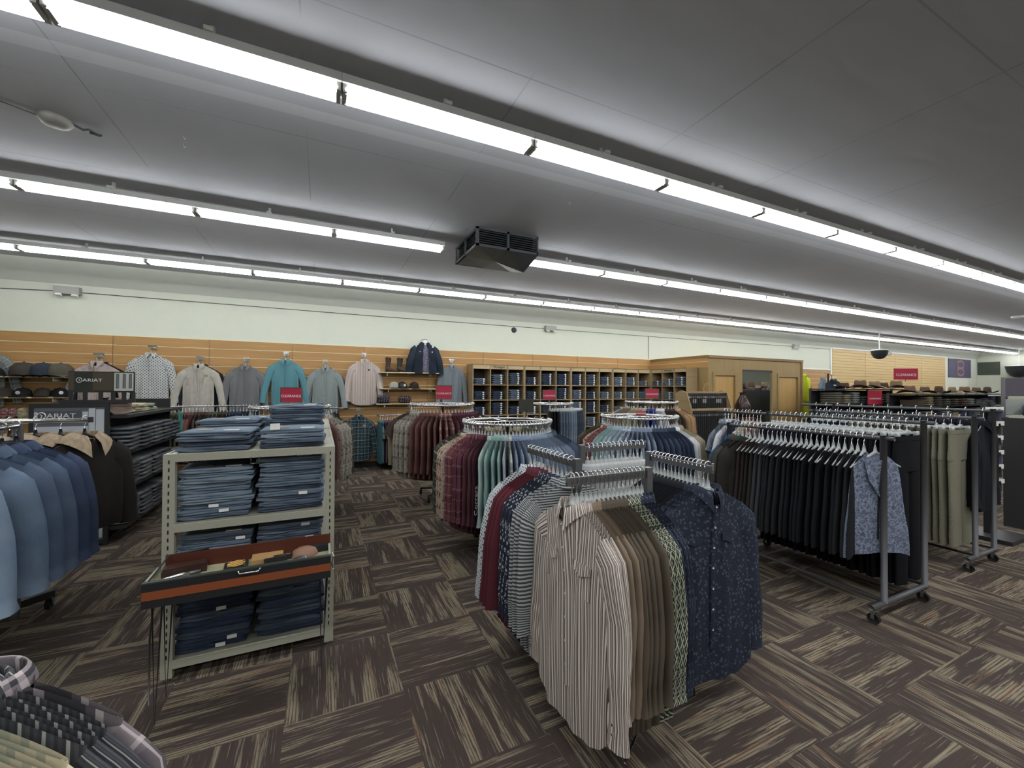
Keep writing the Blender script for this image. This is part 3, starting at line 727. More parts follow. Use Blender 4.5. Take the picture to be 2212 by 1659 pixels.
arm_clothes(3, [(1, f_nf, 'navy western shirt with pale fleck print, outermost', 'feature'), (3, f_nf, 'navy fleck print shirt'), (8, f_blk, 'plain black shirt'), (3, f_blk2, 'charcoal shirt')], 0, 'on the right four-way arm', 'clear plastic hanger on the right arm of the four-way rack', ext=dress('flap', 'c9d0d8'), twist=-.12)
for i, nm in ((0, 'striped'), (3, 'navy fleck print')):
    (ax, ay), (bx_, by_) = ARM[i]; o_ = (-.0, 0)
    ps = [o for o in bpy.data.objects if o.name.startswith('long_sleeved_shirt') and 'outermost' in o.get('label', '') and 'behind' not in o['label'] and ('navy' in o['label']) == (i == 3)]
    for o in ps:
        lbm = part('neck_label', M().box(-.026, .028, -.165, .026, .031, -.118), black, o); part('label_mark', M().tube([(.014*cos(a*pi/3), .026, -.142+.016*sin(a*pi/3)) for a in range(6)], .0022, 5, closed=True), paper, lbm)
        if i == 3: part('neck_lining', M().box(-.05, .032, -.19, .05, .035, -.105), paper, o)
        for s in (-1, 1): part('cuff_snaps', M().tube([(s*.29, -.028, -.80), (s*.29, -.034, -.80)], .005, 8).tube([(s*.29, -.028, -.835), (s*.29, -.034, -.835)], .005, 8), chrome, o)

# --- other round racks
def rack(cx, cy, r, z, label, specs, a0, a1, where, hl, back=None, cut='far', cat='shirt'):
    rounder('round_clothes_rack', (cx, cy, 0), r, z, label)
    ring_clothes(cx, cy, r, z, specs, a0, a1, where, True, hl, cut=cut, cat=cat)
wC = 'on the round rack left of the rolling racks'
rack(3.451, 3.796, .43, 1.19, 'round chrome rack of shirts from brown through pale blue to khaki', [(2, f_br, 'dark brown shirt'), (3, f_ol2, 'olive green shirt'), (2, f_br, 'cocoa brown shirt'), (1, f_or2, 'orange print shirt'), (2, f_rp, 'brick red shirt'), (2, f_mint2, 'mint green shirt'), (3, f_lb, 'sky blue shirt'), (2, f_bp, 'pale blue print shirt'), (5, f_b1, 'mid blue shirt'), (4, f_nv, 'dark blue shirt'), (3, f_nv2, 'midnight blue shirt'), (2, f_wh, 'white shirt'), (4, f_kh, 'khaki shirt'), (3, f_tan, 'tan shirt'), (1, fab('solid', '7e2428'), 'bright red shirt')], 130, 332, wC, 'clear hanger on the round rack left of the rolling racks')
wE = 'on the round rack in front of the cubbies'
f_fl2 = fab('brocade', '5f574e', '8f877a', 'b3ab9c', sc=.9); f_pk = fab('plaid', '9a5a50', '6d3a38', 'c7a290', '8a4a42', 'd9c8b8')
rack(1.553, 5.632, .43, 1.29, 'round chrome rack of rust, wine and print shirts under a small red sign', [(1, f_kh, 'beige shirt'), (4, f_br, 'dark brown short-sleeved shirt', 'short_sleeved_shirt', 'far_short'), (4, f_fl2, 'grey and cream print shirt'), (5, f_rust, 'rust red shirt'), (3, f_pk, 'faded red plaid shirt'), (8, f_bu, 'burgundy shirt'), (5, f_br, 'dark shirt')], 160, 352, wE, 'clear hanger on the round rack in front of the cubbies')
rounder('round_clothes_rack', (3.422, 5.907, 0), .40, 1.27, 'round chrome rack of hanging jeans under a small red sign')
f_dn = fab('denim', '46566c', '74869b'); f_dn2 = fab('denim', '303a4a', '4a5868'); f_dn3 = fab('denim', '647a90', '8fa3b5'); f_dnb = fab('solid', '1b1d22')
ring_clothes(3.422, 5.907, .40, 1.27, [(3, f_dnb, 'black jeans', 'jeans', 'pants'), (4, f_dn, 'mid blue jeans', 'jeans', 'pants2'), (3, f_dn3, 'light washed jeans', 'jeans', 'pants'), (5, f_dn2, 'dark indigo jeans', 'jeans', 'pants2'), (2, f_dn, 'faded blue jeans', 'jeans', 'pants'), (4, f_dn2, 'inky blue jeans', 'jeans', 'pants')], 243, 345, 'hanging on the round rack of jeans', True, 'clear clip hanger on the round rack of jeans')
wD = 'on the farthest round rack beside the cubbies'
rack(5.267, 5.486, .43, 1.29, 'farthest round chrome rack of mixed pale and brown clothes beside the cubbies', [(2, f_wh, 'white shirt'), (4, f_tan, 'tan shirt'), (4, f_kh, 'khaki shirt'), (2, fab('solid', '34499a'), 'royal blue shirt'), (2, f_wh, 'off-white shirt'), (3, f_br, 'brown shirt'), (3, fab('solid', 'b98f58'), 'mustard shirt'), (3, f_rust, 'rust shirt')], 130, 330, wD, 'clear hanger on the farthest round rack beside the cubbies')
wG = 'on the round rack behind the jeans shelves'
rack(-.33, 5.75, .43, 1.27, 'round chrome rack behind the steel jeans shelves', [(5, f_br, 'brown print shirt'), (5, f_dk, 'black shirt'), (4, f_bu2, 'plum shirt'), (3, f_rust, 'coral rust shirt'), (3, f_fl2, 'rust and white print shirt'), (4, f_ol, 'dark green plaid shirt')], 180, 378, wG, 'clear hanger on the round rack behind the jeans shelves')
sign(1.57, 5.62, 1.36, .235, .20, 'small red clearance sign on the round rack of rust and wine shirts', 1.27)
sign(-.33, 5.75, 1.33, .27, .19, 'red clearance sign on the round rack behind the jeans shelves', 1.25)
sign(3.43, 5.88, 1.33, .22, .17, 'small red clearance sign on the round rack of jeans', 1.25)
sign(5.25, 5.45, 1.36, .24, .17, 'small red clearance sign on the farthest round rack beside the cubbies', 1.27)
sign(3.53, 3.85, 1.20, .14, .06, 'low red and grey sign on the round rack left of the rolling racks', 1.17, fr_=False)

# --- rolling racks on the right
def rolling(label, x0, x1, y0, y1, rails):
    t = thing('rolling_rack', label, 'rolling rack', (x0, y0, 0))
    bx0, bx1 = x0, x1; 
    for y in (y0, y1):
        part('base_bar', M().tube([(bx0-x0-.16, y-y0, .105), (bx1-x0+.02, y-y0, .105)], .019, 8), pipe, t, True)
        caster(t, bx0-x0-.13, y-y0); caster(t, bx1-x0-.02, y-y0)
    for x, z, ext in rails:
        for y in (y0, y1): part('upright', M().cyl(x-x0, y-y0, .105, z+.02, .019, 10), pipe, t, True)
        part('rail', M().tube([(x-x0, -.06 if ext is None else -.06, z), (x-x0, (ext or y1)-y0+.05, z)], .0135, 8), pipe, t, True)
    part('floor_bar', M().tube([(rails[0][0]-x0, 0, .115), (rails[0][0]-x0, y1-y0, .115)], .011, 8), pipe, t, True); part('floor_bar', M().tube([(rails[1][0]-x0, 0, .115), (rails[1][0]-x0, y1-y0, .115)], .011, 8), pipe, t, True)
    return t
rolling('steel rolling rack of dark vests and black trousers, nearer of the two', 3.41, 3.97, 1.43, 2.57, [(3.41, 1.20, None), (3.97, 1.285, 3.09)])
rolling('steel rolling rack of khaki trousers and black jackets by the sock tower', 5.07, 5.46, 1.50, 2.75, [(5.07, 1.285, None), (5.46, 1.34, 3.05)])
def line_clothes(x, y0, y1, z, specs, rz, where, hl, far=True, cat='shirt', jit=.08):
    tot = sum(s[0] for s in specs); k = 0
    for s in specs:
        cnt, mat, words, nm, ct = s[:5]
        for q in range(cnt):
            y = y0+(y1-y0)*(k+.5)/tot; k += 1; p = (x+rnd.uniform(-.01, .01), y, z+.012); r = rz+rnd.uniform(-jit, jit); lb = words+' '+where; g = lb if cnt > 1 else None
            if nm in ('trousers', 'jeans'): pants(ct, mat, p, r, lb, g, nm); hanger(p, r, hl, hl, 'pants', far)
            else: garment(ct, mat, p, r, nm, lb, s[5] if len(s) > 5 else cat, g, far, colmat=s[6] if len(s) > 6 else None); hanger(p, r, hl, hl, 'shirt', far)
f_v1 = fab('solid', '15181f'); f_v2 = fab('solid', '23252a'); f_v3 = fab('heather', '34363c', '45474d'); f_v4 = fab('solid', '2f2c26'); f_gn = fab('solid', '1c4a34'); f_ph = fab('solid', '3c2c2c')
f_bro = fab('brocade', '6f7d9c', '545874', '8e9eba', sc=.9)
wR = 'on the front rail of the nearer rolling rack'
line_clothes(3.41, 1.52, 2.53, 1.20, [(3, f_v2, 'dark brown vest', 'vest', 'vest', 'vest'), (9, f_v1, 'black vest', 'vest', 'vest', 'vest'), (5, f_v2, 'charcoal vest', 'vest', 'vest', 'vest'), (2, f_v3, 'grey flannel vest', 'vest', 'vest', 'vest'), (3, f_v4, 'dark olive vest', 'vest', 'vest', 'vest'), (1, f_ph, 'brown vest with a rust shoulder', 'vest', 'vest', 'vest'), (1, f_v4, 'dark sport coat', 'jacket', 'coat', 'jacket'), (1, f_v1, 'black coat with a shiny green lapel', 'jacket', 'coat', 'jacket', f_gn), (1, fab('solid', '4a3f34'), 'brown suit coat', 'jacket', 'coat', 'jacket'), (1, fab('solid', '274a5e'), 'dark teal coat', 'jacket', 'coat', 'jacket')], 0, wR, 'clear hanger on the front rail of the nearer rolling rack', cat='vest')
# pale vest, outermost on the front rail
def vest_ext(t, d, mat):
    fr = d['front']
    part('inner_lining', M().box(-.06, .012, -.23, .06, .016, -.115), fab('solid', 'a8b4d2'), t)
    part('neck_label', M().box(-.025, .004, -.19, .025, .011, -.155), black, t)
    for s in (-1, 1): 
        m = M(); m.add([(s*.055, -.030, -.12), (s*.105, -.026, -.135), (s*.085, -.036, -.26), (s*.006, -.040, -.38), (s*.03, -.034, -.25)], [(0, 1, 2, 4), (4, 2, 3)])
        part('lapel', m, mat, t)
    part('front_edge', strip_on(fr, -.006, .006, -.36, -.66, 8, .006), fab('solid', '2b2d3a'), t, True)
p = (3.41, 1.475, 1.212)
garment('vest', f_bro, p, -.35, 'vest', 'pale blue brocade vest at the near end of the rolling rack', 'vest', extras=vest_ext); hanger(p, -.35, 'clear hanger holding the pale blue brocade vest', None)
wR2 = 'on the back rail of the nearer rolling rack'
line_clothes(3.97, 1.50, 2.55, 1.285, [(14, fab('solid', '0f1118'), 'long black trousers', 'trousers', 'pants2'), (10, fab('solid', '181c2a'), 'dark navy trousers', 'trousers', 'pants2')], 0, wR2, 'clear clip hanger on the back rail of the nearer rolling rack')
line_clothes(3.97, 2.62, 3.06, 1.285, [(3, fab('stripe', '8a5a5a', 'c9bcae', sc=.6), 'pink and brown striped shirt', 'short_sleeved_shirt', 'far_short'), (2, fab('solid', 'c9c2a8'), 'cream shirt', 'short_sleeved_shirt', 'far_short'), (3, fab('solid', '3a4660'), 'dark blue shirt', 'short_sleeved_shirt', 'far_short'), (1, fab('floral', 'c9ccd2', '8a8e98', 'e8e8ea'), 'white patterned short-sleeved shirt', 'short_sleeved_shirt', 'tee'), (2, fab('floral', '6a7688', '9aa6b4', '4a5260'), 'grey patterned short-sleeved shirt', 'short_sleeved_shirt', 'tee')], .15, 'at the far end of the nearer rolling rack', 'clear hanger at the far end of the nearer rolling rack')
wK = 'on the front rail of the farther rolling rack'
line_clothes(5.07, 1.56, 2.72, 1.285, [(4, fab('heather', '77745f', '8a8770'), 'khaki trousers', 'trousers', 'slacks'), (8, fab('solid', '57523f'), 'olive brown trousers', 'trousers', 'slacks'), (3, fab('solid', '6e6a56'), 'drab green trousers', 'trousers', 'slacks'), (7, fab('solid', '22304a'), 'navy trousers', 'trousers', 'slacks')], 0, wK, 'clear clip hanger on the front rail of the farther rolling rack')
line_clothes(5.46, 1.50, 3.0, 1.34, [(5, fab('solid', '10131e'), 'black jacket', 'jacket', 'coat', 'jacket'), (3, f_v3, 'grey fleece jacket', 'jacket', 'coat', 'jacket'), (5, fab('solid', '1a2030'), 'midnight jacket', 'jacket', 'coat', 'jacket')], 0, 'on the back rail of the farther rolling rack', 'clear hanger on the back rail of the farther rolling rack')

# ------------------------------------------------------------------ folded goods
def folded(w, d, t, seed=0, layers=3, nx=9):
    m = M(); prof = []
    for k in range(layers):                       # front edge: one rounded fold per layer
        for a in (-60, 0, 60):
            r = t/layers/2; prof.append((-d/2-r*cos(radians(a))*1.1+.004, t/layers*(k+.5)+r*sin(radians(a)), 1))
    prof += [(-d/2+.04, t, 0), (0, t*1.04, 0), (d/2-.03, t, 0), (d/2, t*.6, 0), (d/2, t*.15, 0), (d/2-.02, 0, 0), (-d/2+.03, 0, 0)]
    rows, uvs = [], []
    for i in range(nx+1):
        x = -w/2+w*i/nx; e = min(1, min(i, nx-i)*2.2/nx+.55); r = []
        for j, (y, z, f) in enumerate(prof):
            jit = .011*nz(x*7+seed, j*.8, seed)
            r.append((x+.006*nz(seed, j, i), y*(.96+.04*e)+jit*1.3, t/2+(z-t/2)*(e if i in (0, nx) else 1)+(jit*.5 if z > t*.5 else 0)))
        rows.append(r); uvs.append([(x, j*.03) for j in range(len(prof))])
    m.grid(rows, 0, cu=True, uv=uvs)
    n = len(prof); b = len(m.v)-(nx+1)*n
    m.f.append(tuple(b+k for k in reversed(range(n)))); m.m.append(0); m.f.append(tuple(b+nx*n+k for k in range(n))); m.m.append(0)
    return m
JN = [f_dn, fab('denim', '54687f', '7f93a6'), fab('denim', '667c92', '94a6b5'), fab('denim', '38465a', '566679'), fab('denim', '2a3650', '42526e')]
_fm = {}
def fold_mesh(nm, w, d, t, seed, mat, layers=3, nx=9):
    k = (nm, w, d, t, seed, mat.name, layers)
    if k not in _fm: _fm[k] = folded(w, d, t, seed, layers, nx).mesh(nm, mat, True)
    return _fm[k]

# steel end gondola of jeans
GX0, GX1, GY0, GY1 = -.73, .08, 2.66, 5.05
t = thing('jeans_shelving', 'putty coloured slotted steel shelving stacked with folded jeans', 'shelving', (GX0, GY0, 0))
gw, gd_ = GX1-GX0, GY1-GY0
for x in (0, gw-.05):
    for y in (0, 1.18, gd_-.04):
        p_ = part('upright', M().box(x, y, .02, x+.05, y+.04, 1.17), sandm, t)
        if y == 0:
            sm = M()
            for k in range(26): sm.box(x+.022, y-.0012, .12+k*.04, x+.028, y, .14+k*.04)
            part('slots', sm, black, p_); part('foot', M().cyl(x+.025, y+.02, 0, .02, .018), chrome, p_)
for z, nm in ((1.165, 'top'), (.80, 'm'), (.47, 'm'), (.10, 'b')):
    part('shelf', M().box(.01, .006, z-.012, gw-.01, gd_-.01, z), sandm, t)
    part('crossbar', M().box(.05, -.001, z-.035, gw-.05, .012, z+.004), sandm, t); part('crossbar', M().box(.05, gd_-.02, z-.035, gw-.05, gd_, z+.004), sandm, t)
    for x in (0, gw-.012): part('side_rail', M().box(x, .04, z-.035, x+.012, gd_-.04, z+.004), sandm, t)
part('centre_post', M().box(gw/2-.025, .55, .1, gw/2+.025, .59, 1.15), sandm, t)
part('sign_clip', M().tube([(gw/2-.02, -.006, 1.135), (gw/2-.02, -.008, 1.10), (gw/2+.02, -.008, 1.10), (gw/2+.02, -.006, 1.135)], .002, 5), chrome, t, True)
def jeans_stack(cx, cy, z, mats, t_, lab, w=.335, d=.30, jit=.012, tags=True, patch=True, lean=0):
    n = len(mats)
    for k, mi in enumerate(mats):
        me = fold_mesh('folded_jeans', w, d, t_, (k*3+int(cx*10)) % 5, JN[mi], 2 if t_ < .03 else 3)
        lab_ = lab; o = thing('folded_jeans', lab_+(', top one' if k == n-1 else ''), 'jeans', (cx+rnd.uniform(-jit, jit)+lean*k, cy+rnd.uniform(-jit, jit), z+k*t_*1.02), rnd.uniform(-.06, .06)+(pi if False else 0), None if k == n-1 else lab)
        ob('denim', me, o)
        if k == n-1:
            if patch: part('waist_patch', M().box(-w*.28, -d*.30, t_*1.03, -w*.28+.07, -d*.30+.045, t_*1.03+.003), tan_, o)
            part('size_tag', M().box(w*.12, -d*.46, t_*1.02, w*.12+.075, -d*.46+.022, t_*1.02+.004), paper, o)
        elif tags and rnd.random() < .14:
            q = rnd.uniform(-.1, .3); part('size_tag', M().box(w*q, -d/2-.012, t_*.2, w*q+.045, -d/2-.006, t_*.8), paper, o)
nm_ = 'in the putty steel shelving'
L_ = -.52; R_ = -.15
jeans_stack(L_, 2.88, 1.167, [0, 3, 0, 1], .027, 'blue jeans in the front left stack on top of the steel shelving')
jeans_stack(R_, 2.88, 1.167, [3, 0, 2, 1], .027, 'blue jeans in the front right stack on top of the steel shelving')
jeans_stack(L_-.01, 3.32, 1.167, [3, 0, 3, 1, 1], .028, 'blue jeans in the second left stack on top of the steel shelving')
jeans_stack(R_, 3.34, 1.167, [3, 3, 0, 3, 0, 0, 3, 1], .028, 'blue jeans in the second right stack on top of the steel shelving')
jeans_stack(L_, 3.95, 1.167, [3, 3, 0, 1], .028, 'blue jeans in the rear left stack on top of the steel shelving')
jeans_stack(R_, 3.98, 1.167, [3, 0, 3, 0, 3, 0, 3], .03, 'blue jeans in the rear right stack on top of the steel shelving')
jeans_stack(L_-.0, 2.87, .803, [0, 1, 1, 2, 2, 1, 2, 2, 2, 2], .027, 'faded blue jeans in the left stack under the top steel shelf')
jeans_stack(R_, 2.87, .803, [3, 0, 0, 1, 0, 1, 1, 1, 0, 1, 0], .028, 'blue jeans in the right stack under the top steel shelf')
jeans_stack(L_+.03, 3.30, .803, [3]*11, .028, 'dark jeans in the second left stack under the top steel shelf', tags=False)
jeans_stack(R_, 3.30, .803, [3, 0]*5, .028, 'dark jeans in the second right stack under the top steel shelf', tags=False)
jeans_stack(L_, 2.90, .473, [3, 1, 2, 1, 1, 2, 1, 1, 2], .026, 'faded jeans in the left stack behind the belt buckle tray')
jeans_stack(R_, 2.90, .473, [1, 0, 1, 1, 0, 3, 0, 0, 1, 3, 0], .027, 'blue jeans in the right stack behind the belt buckle tray')
jeans_stack(L_, 2.87, .103, [4, 4, 3, 4, 4, 3, 4, 4, 4], .031, 'dark indigo jeans in the left stack on the bottom steel shelf')
jeans_stack(R_, 2.87, .103, [4, 3, 4, 3, 3, 4, 3, 0, 3], .031, 'dark blue jeans in the right stack on the bottom steel shelf')
jeans_stack(L_, 3.35, .103, [4, 4, 3, 4, 4, 3, 4], .03, 'dark jeans in the second left stack on the bottom steel shelf', tags=False)
jeans_stack(R_, 3.35, .103, [4, 4, 3, 4, 4, 3, 4], .03, 'dark jeans in the second right stack on the bottom steel shelf', tags=False)
for y in (2.82, ):
    single('price_card', M().box(0, 0, 0, .05, .002, .035), paper, 'small white price card clipped on the front right jeans stack', 'card', None, (-.26, 2.71, 1.275), .3)

# belt buckle tray on hairpin legs
t = thing('buckle_tray', 'long black and rust display tray on thin legs before the jeans shelving', 'display tray', (-.70, 2.30, 0))
tw, td = .755, .21; z0, z1 = .548, .655
part('front_panel', M().box(0, 0, z0, tw, .012, z1), black, t); part('wood_inlay', M().box(.002, -.003, z0+.036, tw-.002, 0, z1-.034), plain('rust_inlay', hx('8a4a2a'), .5), t)
part('back_panel', M().box(.03, td-.012, z0, tw, td, z1+.05), darkw, t)
for x in (0, tw-.01): part('side_panel', M().box(x, .012, z0, x+.01, td-.012, z1), plain('tray_pale_edge', hx('9aa08a'), .5), t)
part('tray_floor', M().box(.01, .012, z1-.035, tw-.01, td-.012, z1-.025), plain('tray_felt', hx('9c9a7a'), .8), t)
part('rim', M().box(0, -.002, z1, tw, .022, z1+.006), plain('rim_grey', hx('3a3f3c'), .5), t)
part('handle', M().tube([(tw*.47, .0, z1-.004), (tw*.48, -.014, z1-.012), (tw*.58, -.014, z1-.012), (tw*.59, .0, z1-.004)], .004, 6), chrome, t, True)
part('latch', M().tube([(tw+.004, .02, z1+.01), (tw+.012, .0, z1), (tw+.004, 0, z1-.04), (tw+.012, .01, z1-.07)], .004, 6), chrome, t, True)
part('lid_stay', M().tube([(.02, .02, z1+.006), (.045, td-.01, z1+.05), (.2, td, z1+.054)], .004, 6), black, t, True)
for x in (.03, tw-.05):
    for y in (.03, td-.03):
        part('leg', M().tube([(x, y, z0), (x+.012, y+.008, .005), (x+.035, y+.004, z0)], .0042, 6), darksteel, t, True)
part('brace', M().tube([(.035, .03, z0), (-.02, td-.03, .33), (-.02, td-.03, .02)], .004, 6), darksteel, t, True)
zt = z1-.024
def onbuck(nm, lab, cat, x, y, m, mats, rz=0, smooth=False, grp=None):
    return single(nm, m, mats, lab, cat, grp, (-.70+x, 2.30+y*.66+.012, zt), rz, smooth)
def case_mesh(w, d, h): return M().box(-w/2, -d/2, 0, w/2, d/2, h*.8).box(-w/2+.004, -d/2+.004, h*.8, w/2-.004, d/2-.004, h)
onbuck('glasses_case', 'brown hard case at the left end of the buckle tray', 'case', .12, .20, case_mesh(.17, .07, .04), plain('case_brown', hx('3a2620'), .35), .15)
onbuck('pocket_knife', 'silver pocket knife at the left end of the buckle tray', 'knife', .10, .09, M().tube([(-.05, 0, .012), (.05, .01, .012)], [.008, .011], 8), chrome, .2, True)
onbuck('pocket_knife', 'thin silver knife lying against the brown case in the buckle tray', 'knife', .14, .13, M().tube([(-.05, 0, .01), (.05, .0, .01)], [.006, .009], 8), steel, .3, True)
m = M().box(-.05, -.045, 0, .05, .045, .012)
bk = onbuck('belt_buckle', 'gold woven belt buckle in a dark open box', 'buckle', .33, .16, m, black, .1)
gm2 = M()
for k in range(5): gm2.tube([(-.035+.004*sin(j), -.03+k*.015+.004*sin(j*1.6+k), .016) for j in [0]]+[(-.035+.07*j/6, -.03+k*.015+.006*sin(j*1.7+k*2), .016) for j in range(1, 7)], .005, 6)
part('gold_weave', gm2, plain('gold', hx('c09a58'), .3, .5, .8), bk, True)
onbuck('buckle_box', 'flat tan cardboard box in the middle of the buckle tray', 'box', .46, .22, M().box(-.07, -.05, 0, .07, .05, .022), plain('card_tan', hx('a88658'), .7), .05)
for q, (x, y) in enumerate(((.50, .13), (.535, .17))):
    onbuck('multi_tool', ('nearer' if q == 0 else 'farther')+' black folding tool with bright edges in the buckle tray', 'tool', x, y, case_mesh(.10, .028, .025), black, .12)
    single('knife_blade', M().box(-.03, -.003, 0, .03, .003, .004), chrome, ('nearer' if q == 0 else 'farther')+' bright blade lying on a black folding tool', 'blade', None, (-.70+x, 2.30+y*.66+.006, zt+.0255), .12)
dm = M().lathe([(.001, .045), (.03, .043), (.055, .03), (.065, .008), (.066, 0)], 20, sx=1, sy=.7)
onbuck('leather_pouch', 'domed tan leather pouch at the right of the buckle tray', 'pouch', .63, .19, dm, plain('pouch_tan', hx('8c6a58'), .5), .1, True)
onbuck('belt_buckle', 'round silver buckle in front of the leather pouch', 'buckle', .615, .10, M().lathe([(.001, .02), (.02, .018), (.032, .008), (.033, 0)], 18), chrome, 0, True)
onbuck('wallet', 'black wallet with a silver clasp at the right end of the tray', 'wallet', .70, .25, case_mesh(.09, .05, .03), black, .1)

# ------------------------------------------------------------------ cubbies
CF = 7.95
def cubby(label, loc, rz, d, brand, ncol=3, wtot=1.195):
    t = thing('jeans_cubby', label, 'cubby shelves', loc, rz)
    p = wtot/ncol
    for k in range(ncol+1):
        x = min(max(k*p-.01, 0), wtot-.02); part('side_panel' if k in (0, ncol) else 'divider', M().box(x, 0, 0, x+.02, d, 2.015), cubw, t)
    part('back', M().box(.02, d-.01, .02, wtot-.02, d-.001, 2.0), plain('cubby_back', hx('3c3a38'), .8), t)
    part('top', M().box(0, .0, 2.0151, wtot, d, 2.03), cubw, t)
    for k in range(ncol):
        hd = part('header', M().box(k*p+.0105, .012, 1.925, (k+1)*p-.0105, .03, 2.014), plain('header_pale', hx('b8a27c'), .5), t)
        if brand and k == 1: text('Wrangler', .07, black, hd, ((k+.5)*p, .009, 1.97), (pi/2, 0, 0))
        for z in (1.60, 1.28, .96, .64, .32): part('shelf', M().box(k*p+.0105, .004, z-.018, (k+1)*p-.0105, d-.011, z), cubw, t)
    part('base', M().box(.02, .01, 0, wtot-.02, d-.011, .08), cubw, t)
    return p
cj = {}
def cub_jeans(seed, mi, t_=.042, mat=None):
    k = (seed, mi, t_)
    if k not in cj:
        m = folded(.25, .28, t_, seed, 2, 5); m.box(.050, -.166, .005, .080, -.152, t_-.004, 1); cj[k] = m.mesh('folded_jeans', [JN[mi], paper], True)
    return cj[k]
ROWN = {1.60: 'top', 1.28: 'second', .96: 'third', .64: 'fourth'}
ORD = ['leftmost', 'second', 'third', 'fourth']
UN = ['leftmost cubby unit', 'second cubby unit from the left', 'third cubby unit from the left', 'fourth cubby unit from the left', 'corner cubby unit']
cnts = {1.60: [3, 5, 6, 4, 6, 6, 6, 6, 5, 5, 5, 3, 3, 4, 5], 1.28: [4, 4, 5, 4, 4, 6, 5, 4, 4, 4, 4, 4, 3, 4, 3], .96: [4, 6, 4, 4, 5, 5, 6, 6, 4, 3, 3, 3, 0, 0, 0], .64: [3, 3, 0, 0, 3, 3, 5, 5, 4, 0, 0, 0, 0, 0, 0]}
for u in range(5):
    if u < 4: x0, rz, loc = 2.82+1.2*u, 0, (2.82+1.2*u, CF, 0)
    else: loc, rz = (7.605, 7.94, 0), -pi/2
    p = cubby('oak cubby shelving of folded jeans, '+UN[u], loc, rz, .36 if u < 4 else .345, u in (0, 4), wtot=1.195 if u < 4 else 1.13)
    for c_ in range(3):
        for z in (1.60, 1.28, .96, .64):
            n = cnts[z][u*3+c_]; lab = 'folded jeans in the %s column, %s row of the %s' % (('left', 'middle', 'right')[c_], ROWN[z], UN[u].replace('cubby unit from the left', 'cubby unit'))
            mi = rnd.choice([3, 4, 4, 4, 0]) if (u*3+c_) < 9 else rnd.choice([0, 3, 1])
            for k in range(n):
                lx, ly = (c_+.5)*p-.02, .165
                x = loc[0]+lx*cos(rz)-ly*sin(rz); y = loc[1]+lx*sin(rz)+ly*cos(rz)
                tag(ob('folded_jeans', cub_jeans((k+c_) % 3, mi), None, (x, y, z+.001+k*.0425), rz+rnd.uniform(-.04, .04)), lab, 'jeans', lab if n > 1 else None)

# ------------------------------------------------------------------ clothes and goods on the slatwall
WY = 8.19
def faceout(x, z, lab):
    t = thing('faceout_hook', lab, 'hook', (x, WY, z))
    part('arm', M().box(-.012, -.03, -.004, .012, YN-.03-WY, .004), chrome, t); part('plate', M().box(-.04, YN-.034-WY, -.03, .04, YN-.0245-WY, .045), chrome, t); part('tip', M().box(-.03, -.035, .0, .03, -.03, .03), chrome, t)
def wshirt(x, z, mat, lab, cut='wallshirt', ext=None, colmat=None, under=None, rz=0., ul=''):
    wl = lab
    garment(cut, mat, (x, WY, z), rz, 'long_sleeved_shirt', wl, 'shirt', extras=ext, colmat=colmat)
    short = ul or wl.split(' shirt')[0]+' shirt on the slatwall'
    hanger((x, WY, z), rz, 'clear hanger holding the '+short, None)
    faceout(x, z-.012, 'chrome slatwall arm behind the '+short)
    if under:
        garment(cut, under[0], (x+.035, WY+.06, z-.01), rz+.1, 'long_sleeved_shirt', under[1], 'shirt'); hanger((x+.035, WY+.06, z), rz+.1, 'clear hanger behind the '+short, None)
f_gck = fab('plaid', '7d8684', '5d6668', 'a5aba6', '8d9694', 'b9beb8', sc=1.4); f_pf = fab('floral', 'b29a96', '8d8486', 'c9b3ad', sc=1.2); f_wd = fab('dots', 'c3c6c2', '4d525c', sc=.62)
f_grg = fab('heather', '6c6d70', '7b7c7e'); f_tl = fab('dots', '4d95a2', '3b7f8e', sc=1.2); f_gsg = fab('heather', '7d8b8c', '8e9b9a'); f_pnk = fab('stripe', 'c2b0a6', 'b3a198', 'cbbab0', sc=.8); f_chm = fab('heather', '6f7a86', '85909a'); f_sand = fab('solid', 'b8b2a4')
wshirt(-4.22, 2.14, f_gck, 'grey check shirt at the far left of the slatwall', ext=dress('plain'), rz=.15)
wshirt(-3.046, 2.0, f_pf, 'dusty pink floral shirt hanging above the black display sign', ext=dress(None), under=(f_blk, 'dark shirt half hidden behind the dusty pink floral shirt'))
wshirt(-2.412, 2.149, f_wd, 'white shirt with small dark diamond dots on the slatwall', cut='wallshirt2', ext=dress(None, 'e8e8e8', n=9))
wshirt(-1.802, 1.999, f_sand, 'sand coloured work shirt with a small square chest patch', ext=dress('plain', badge='patch'), under=(f_dk, 'black shirt half hidden behind the sand coloured work shirt'))
wshirt(-1.164, 1.999, f_grg, 'plain mid grey shirt between the sand and turquoise shirts', cut='wallshirt2', ext=dress(None, '555555'))
wshirt(-.566, 2.118, f_tl, 'turquoise shirt hanging above a clearance sign', ext=dress(None, '2b5a66'))
wshirt(.072, 2.001, f_gsg, 'pale grey green shirt with white buttons on the slatwall', ext=dress(None, 'e8e8e8'), under=(f_grg, 'grey shirt half hidden behind the pale grey green shirt'))
wshirt(.741, 2.155, f_pnk, 'pale pink striped shirt with a round black badge', cut='wallshirt2', ext=dress(None, 'e8e0d8', badge='round'), under=(f_sand, 'beige shirt half hidden behind the pale pink striped shirt'))
wshirt(2.462, 2.099, f_chm, 'blue grey chambray shirt beside the jeans cubbies', cut='wallshirt2', ext=dress(None, 'c9ccd0'), rz=.1)
f_gpl = fab('plaid', '2c4650', '1d2f38', '6f8a90', '36545c', 'a9b8b4', sc=.9)
